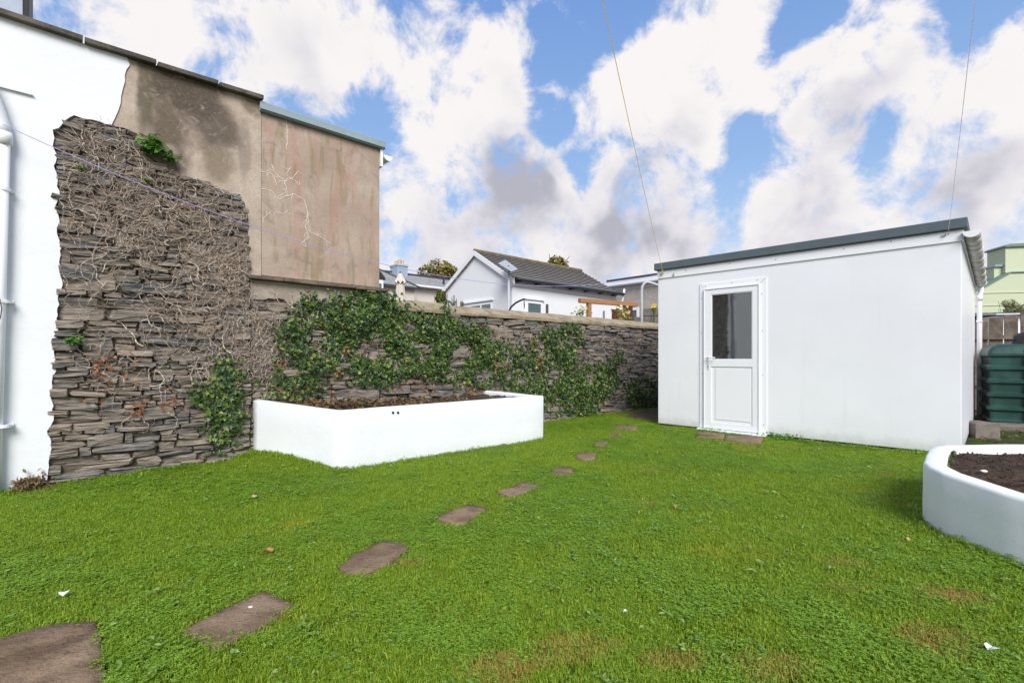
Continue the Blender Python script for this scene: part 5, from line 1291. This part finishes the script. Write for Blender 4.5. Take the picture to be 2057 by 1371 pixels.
roofrows(-.2, LT+.2, -.3, zt_-.05, DT/2, zt_+RT, 14, 'slate_course', SL, th); roofrows(-.2, LT+.2, DT+.3, zt_-.05, DT/2, zt_+RT, 8, 'slate_course', SL, th)
mb = MB(); mb.tube([(-.2, DT/2, zt_+RT+.06), (LT+.2, DT/2, zt_+RT+.06)], .07, 6); mb.build('ridge', DG, th)
mb = MB(); mb.tube([(-.2, -.36, zt_-.05), (LT+.2, -.36, zt_-.05)], .07, 8); mb.build('gutter', M_['upvc'], th)
# cross wing at the left
xw0, xw1 = -1.2, TH.at(838, 574, -1.0)[0]; 
mb = MB(); mb.box(xw0, xw1-.3, -1.2, .0, 0, zt_-.35); mb.build('wing_wall', CW, th)
def clipw(u): return (xw0, xw1-u*1.25)
roofrows(0, 0, -1.4, zt_-.40, 2.2, zt_+RT+.15, 14, 'slate_course', SL, th, .07, clipw)
mb = MB(); mb.tube([(xw1, -1.4, zt_-.32), (xw1-1.25, 2.2, zt_+RT+.23)], .05, 6); mb.build('hip', DG, th)
mb = MB(); mb.box(xw0, xw1, -1.46, -1.401, zt_-.46, zt_-.33); mb.build('wing_gutter', DG, th)
(cx0, cz) = TH.at(798, 552, 1.8); cx1 = TH.at(819, 552, 1.8)[0]; czt = TH.at(808, 534, 1.8)[1]
mb = MB(); mb.box(cx0, cx1, 1.8, 2.7, zt_+.4, czt); cm = mb.build('chimney', simple('blue_grey_render', (.30, .38, .47), .85, .15, 3, .2), th)
mb = MB(); mb.box(cx0-.05, cx1+.05, 1.75, 2.75, czt+.002, czt+.10); mb.build('corbel', simple('pale_corbel', (.38, .43, .48), .85), cm)
for k in range(3): x = cx0+(cx1-cx0)*(.2+.3*k); h = (.22, .34, .30)[k]; mb = MB(); mb.tube([(x, 2.2, czt+.10), (x, 2.2, czt+.1+h*.8), (x, 2.2, czt+.1+h)], [.11, .09, .11], 10); mb.build('chimney_pot', simple('tan_clay', (.55, .42, .26), .8), cm)
dx0 = TH.at(752, 570, -1.5)[0]; dx1 = TH.at(771, 570, -1.5)[0]; dzz = TH.at(766, 553, -1.5)[1]
mb = MB(); mb.box(dx0, dx1-.05, -1.55, -.6, zt_-1, dzz-.25); mb.build('dormer', WF, th)
mb = MB(); mb.prism_y([(dx0, dzz+.35), (dx1, dzz-.25), (dx1, dzz-.15), (dx0, dzz+.45)], -1.7, -.4); mb.build('dormer_roof', DG, th)
th2 = TH.at(768, 565, -1.55)[0]
f_ = MB(); f_.box(th2-.45, th2+.02, -1.60, -1.552, dzz-1.5, dzz-.35); wo = f_.build('window', M_['upvc'], th); f_ = MB(); f_.box(th2-.36, th2-.07, -1.612, -1.602, dzz-1.4, dzz-.45); f_.build('pane', PANE, wo)
mb = MB(); x, z = TH.at(892, 562, .8); mb.box(x-.05, x+.05, .8, .9, z-.4, z+.35); mb.build('roof_vent', DG, th)

# ------------------------------------------------------------------ grass
GRASS = mat_leaf('grass_blade', [(0, (.14, .24, .013)), (.4, (.215, .335, .018)), (.75, (.30, .44, .026)), (.95, (.38, .48, .06)), (1, (.46, .43, .12))], .5, .35, (1.15, .54, .78, (.44, .42, .03), .8), spec=.25)
def patches(mat, col, rows):
    nt = mat.node_tree; b = nt.nodes['Principled BSDF']; tr = [n for n in nt.nodes if n.type == 'BSDF_TRANSLUCENT'][0]
    src_ = b.inputs['Base Color'].links[0].from_socket
    m = M.__new__(M); m.m = mat; m.t = nt; m.b = b; m.x = None
    co = m.coord('pos'); wob = m.noise(co, 5, 4, .65); c = src_
    sp = m.n('ShaderNodeSeparateXYZ'); m.l(co, sp.inputs[0])
    for (px, py, rx, ry, k) in rows:
        p = G(px, py)
        dx = m.math('DIVIDE', m.math('SUBTRACT', sp.outputs[0], p.x), rx); dy = m.math('DIVIDE', m.math('SUBTRACT', sp.outputs[1], p.y), ry)
        d = m.math('SQRT', m.math('ADD', m.math('MULTIPLY', dx, dx), m.math('MULTIPLY', dy, dy)))
        d = m.math('ADD', d, m.math('MULTIPLY', m.math('SUBTRACT', wob, .5), 2.2)); c = m.mix(m.mr(d, 1.15, .35, 0, k), c, col)
    m.l(c, b.inputs['Base Color']); m.l(c, tr.inputs[0])
patches(GRASS, (.46, .30, .09), [(1900, 1200, .20, .10, .9), (1700, 1185, .12, .05, .6), (1870, 1290, .22, .14, .7), (1010, 1335, .20, .10, .7), (1150, 1300, .22, .12, .5), (1350, 1320, .15, .08, .55), (1300, 1012, .18, .10, .7), (1310, 945, .2, .12, .5), (1770, 952, .2, .12, .5), (815, 1130, .12, .05, .5), (1690, 1130, .2, .08, .45), (1560, 1340, .2, .1, .5), (1480, 900, .5, .3, .35)])
CLOV = mat_leaf('clover_leaf', [(0, (.115, .235, .016)), (.5, (.185, .335, .024)), (1, (.30, .45, .05))], .5, .25, spec=.3)
def tuft(i, clover):
    q = random.Random(300+i); mb = MB()
    R_ = .055
    nb, nc = (40, 3) if clover == 0 else ((24, 17) if clover == 1 else (52, 0))
    for _ in range(nb):
        a = q.uniform(0, 6.28); r = R_*math.sqrt(q.random()); x, y = r*math.cos(a), r*math.sin(a)
        b = q.uniform(0, 6.28); L = q.uniform(.016, .040); w = q.uniform(.0011, .0020); lean = q.uniform(.25, 1.0)
        dx, dy = math.cos(b), math.sin(b); sx, sy = -dy*w, dx*w
        z1, z2 = L*(1-.35*lean), L*(1-.15*lean*1.9); o1, o2 = L*lean*.35, L*lean*.85
        mb.add([(x-sx, y-sy, -.006), (x+sx, y+sy, -.006), (x+dx*o1+sx*.9, y+dy*o1+sy*.9, z1*.62), (x+dx*o1-sx*.9, y+dy*o1-sy*.9, z1*.62), (x+dx*o2, y+dy*o2, z2*.86)], [(0, 1, 2, 3), (3, 2, 4)])
    mb.cur = 1
    for _ in range(nc):
        a = q.uniform(0, 6.28); r = R_*math.sqrt(q.random()); x, y = r*math.cos(a), r*math.sin(a); h = q.uniform(.012, .030); t0 = q.uniform(0, 6.28)
        for k in range(3):
            t = t0+k*2.09; s_ = q.uniform(.0045, .0080); c, sn = math.cos(t), math.sin(t); up_ = q.uniform(-.002, .004)
            mb.add([(x, y, h), (x+c*s_*.7-sn*s_*.55, y+sn*s_*.7+c*s_*.55, h+up_), (x+c*s_*1.35, y+sn*s_*1.35, h+up_*.5), (x+c*s_*.7+sn*s_*.55, y+sn*s_*.7-c*s_*.55, h+up_)], [(0, 3, 2, 1)])
    o = mb.build('tuft_source', [GRASS, CLOV]); C.objects.unlink(o); return o
src = bpy.data.collections.new('tuft_sources')
NT = 8
for i in range(NT): 
    o = tuft(i, (0, 0, 0, 2, 2, 1, 1, 1)[i]); o.name = 'tuft_source_%d' % i; src.objects.link(o)
N0 = 220000
gx_ = rng.uniform(-6.5, 8.5, N0); gy_ = rng.uniform(.9, 10.2, N0)
ok = (np.abs(gx_) < 1.12*gy_+1.0)
ok &= lawn_edge(gx_, gy_)
s_, d_ = SH.local_np(gx_, gy_)
ok &= ~((s_ > SHW-.1) & (d_ > -.45))      # bare earth beyond the outhouse corner
for pl in slab_polys:
    c = np.mean(pl, 0); sh = [(c[0]+(x-c[0])*1.0, c[1]+(y-c[1])*1.0) for x, y in pl]
    ok &= ~inpoly_np(sh, gx_+rng.normal(0, .012, N0), gy_+rng.normal(0, .012, N0))
for pl in bed_polys: ok &= ~inpoly_np(pl, gx_, gy_)
gx_, gy_ = gx_[ok], gy_[ok]; n = len(gx_); print('tufts', n)
gz_ = bump_np(gx_, gy_)-.004
me = bpy.data.meshes.new('grass'); me.vertices.add(n); me.vertices.foreach_set('co', np.stack([gx_, gy_, gz_], -1).astype(np.float32).ravel())
ra = me.attributes.new('rot', 'FLOAT_VECTOR', 'POINT'); rv = np.stack([rng.normal(0, .12, n), rng.normal(0, .12, n), rng.uniform(0, 6.28, n)], -1); ra.data.foreach_set('vector', rv.astype(np.float32).ravel())
sc_ = rng.uniform(.65, 1.05, n)
sb, db = BW.local_np(gx_, gy_); a_, b_ = SH.local_np(gx_, gy_)
longer = (db > -.14) | ((b_ > -.12) & (a_ > -.1)); 
for pl in bed_polys+slab_polys:
    k = np.array(pl); 
    for i in range(len(k)):
        p, q_ = k[i], k[(i+1) % len(k)]; dd = q_-p; L2 = max(1e-9, (dd**2).sum()); t = np.clip(((gx_-p[0])*dd[0]+(gy_-p[1])*dd[1])/L2, 0, 1)
        longer |= ((gx_-p[0]-t*dd[0])**2+(gy_-p[1]-t*dd[1])**2 < (.05 if pl in bed_polys else .0)**2)
sc_ = np.where(longer, sc_*rng.uniform(1.0, 1.7, n), sc_)
sa_ = me.attributes.new('size', 'FLOAT', 'POINT'); sa_.data.foreach_set('value', sc_.astype(np.float32))
clv = np.array([mnoise.noise(Vector((x*1.1, y*1.1, 4)))+.5*mnoise.noise(Vector((x*3.5, y*3.5, 4))) for x, y in zip(gx_, gy_)])
pick = np.where(clv+rng.normal(0, .16, n) > .16, rng.integers(5, 8, n), rng.integers(0, 5, n))
ia = me.attributes.new('pick', 'INT', 'POINT'); ia.data.foreach_set('value', pick.astype(np.int32))
go = bpy.data.objects.new('grass', me); C.objects.link(go); tag(go, 'short bright green mown lawn with clover patches filling the garden', 'grass', kind='stuff')
ng = bpy.data.node_groups.new('grow_grass', 'GeometryNodeTree')
ng.interface.new_socket('Geometry', in_out='INPUT', socket_type='NodeSocketGeometry'); ng.interface.new_socket('Geometry', in_out='OUTPUT', socket_type='NodeSocketGeometry')
gi, gq_ = ng.nodes.new('NodeGroupInput'), ng.nodes.new('NodeGroupOutput')
ip = ng.nodes.new('GeometryNodeInstanceOnPoints'); ci = ng.nodes.new('GeometryNodeCollectionInfo'); ci.inputs['Collection'].default_value = src; ci.inputs['Separate Children'].default_value = True; ci.inputs['Reset Children'].default_value = True
def na(name, ty):
    a = ng.nodes.new('GeometryNodeInputNamedAttribute'); a.data_type = ty; a.inputs['Name'].default_value = name; return a.outputs['Attribute']
ng.links.new(gi.outputs[0], ip.inputs['Points']); ng.links.new(ci.outputs[0], ip.inputs['Instance']); ip.inputs['Pick Instance'].default_value = True
ng.links.new(na('pick', 'INT'), ip.inputs['Instance Index']); ng.links.new(na('rot', 'FLOAT_VECTOR'), ip.inputs['Rotation']); ng.links.new(na('size', 'FLOAT'), ip.inputs['Scale'])
ng.links.new(ip.outputs[0], gq_.inputs[0])
go.modifiers.new('grow', 'NODES').node_group = ng
# broad-leaved lawn weeds, thinly spread
WEED = mat_leaf('weed_leaf', [(0, (.11, .22, .03)), (.6, (.20, .34, .06)), (1, (.32, .44, .13))], .5, .3)
wp_, wn, ws, wu = [], [], [], []
q = random.Random(12); cnt = 0
bedall = bed_polys+slab_polys
while cnt < 1500:
    x, y = q.uniform(-5, 6), q.uniform(1.2, 8.5)
    if abs(x) > 1.1*y+.2: continue
    ax, ay = np.array([x]), np.array([y])
    if not lawn_edge(ax, ay)[0] or any(inpoly(pl, x, y) for pl in bedall): continue
    sx_, sy_ = SH.local_np(ax, ay)
    if sx_[0] > SHW-.1 and sy_[0] > -.45: continue
    if mnoise.noise(Vector((x*1.3, y*1.3, 9)))+q.gauss(0, .25) < .02: continue
    cnt += 1; z = bump_np(ax, ay)[0]; s0_ = q.uniform(.012, .036)
    for k in range(q.randint(2, 6)):
        a = q.uniform(0, 6.28); wp_.append((x+math.cos(a)*s0_*.5, y+math.sin(a)*s0_*.5, z+.026+q.uniform(0, .012))); wu.append((math.cos(a), math.sin(a), .15)); wn.append((0, 0, 1)); ws.append(s0_*q.uniform(.7, 1.2))
o = scatter_leaves('lawn_weeds', 'long', np.array(wp_), np.array(wn, float), np.array(ws), np.array(wu), WEED, None, 'stuff', .25); tag(o, 'pale broad leaved weeds dotted through the lawn', 'weeds')
# weeds along the foot of the outhouse
wl = []
for _ in range(420):
    s = q.uniform(1.75, 3.4) if q.random() < .55 else q.gauss(1.8, .12); p = SH.world(s, -.05-abs(q.gauss(0, .05))); wl.append((p.x, p.y, q.uniform(.0, .09)*(1 if s < 2.1 else .5)))
wl = np.array(wl); o = scatter_leaves('edge_weeds', 'round', wl, np.tile([-.4, -.5, .8], (len(wl), 1)), rng.uniform(.012, .035, len(wl)), np.tile([0, 0, 1.], (len(wl), 1)), BRIGHT, None, 'stuff', .6); tag(o, 'low green weeds along the foot of the outhouse right of the door', 'weeds')
# few fallen leaves and scraps, each a thing
def scrap(label, px, py, size, col, cat='leaf', name='fallen_leaf'):
    p = G(px, py, .035); V, Fc = leaf_shape('ivy' if cat == 'leaf' else 'round'); mb = MB(); a = px*1.7
    mb.add([((v[0]*math.cos(a)-v[1]*math.sin(a))*size, (v[0]*math.sin(a)+v[1]*math.cos(a))*size, v[2]*size*1.5+.012*math.sin(v[1]*4)) for v in V]+[((v[0]*math.cos(a)-v[1]*math.sin(a))*size, (v[0]*math.sin(a)+v[1]*math.cos(a))*size, v[2]*size*1.5+.012*math.sin(v[1]*4)-.0012) for v in V], [tuple(f) for f in Fc]+[tuple(int(i)+len(V) for i in f[::-1]) for f in Fc])
    o = mb.build(name, simple(name, col, .7, .2, 30, .2)); o.location = p; return tag(o, label, cat)
scrap('orange brown fallen leaf on the lawn left of the cracked stepping stone', 548, 1106, .055, (.45, .18, .08))
scrap('tan fallen leaf on the grass in front of the ivy clump', 510, 998, .05, (.42, .33, .22))
scrap('small orange leaf on the lawn near the outhouse door', 1358, 1016, .03, (.5, .24, .1))
scrap('small orange leaf on the grass left of the curved raised bed', 1826, 1084, .03, (.5, .30, .1))
scrap('white paint flake on the grass at the lower right', 1984, 1304, .05, (.75, .75, .74), 'scrap', 'paint_flake')
scrap('white paint flake on the grass at the far left of the lawn', 126, 1196, .05, (.72, .76, .72), 'scrap', 'paint_flake')
scrap('white paint flake on the grass in the middle foreground', 1252, 1229, .022, (.75, .72, .70), 'scrap', 'paint_flake')
pebble('tiny white pebble on the long stepping stone', G(503, 1219, .024), .009, simple('white_chip', (.78, .78, .77), .6))
# dead brown tussock by the foot of the white gable
dt = []
for _ in range(700):
    s, z = wp(62+rng.normal(0, 16), 990); dt.append((s, -.03-abs(rng.normal(0, .05)), abs(rng.normal(0, .045))))
dt = np.array(dt); o = scatter_leaves('dead_tussock', 'long', dt, np.tile([0, -1, .5], (len(dt), 1)), rng.uniform(.02, .055, len(dt)), np.tile([0, 0, 1.], (len(dt), 1)), LIT, None, 'stuff', .8)
o.location = (BW.o.x, BW.o.y, 0); o.rotation_euler = (0, 0, BW.ang); tag(o, 'brown withered tussock at the foot of the white gable wall', 'dead plant')
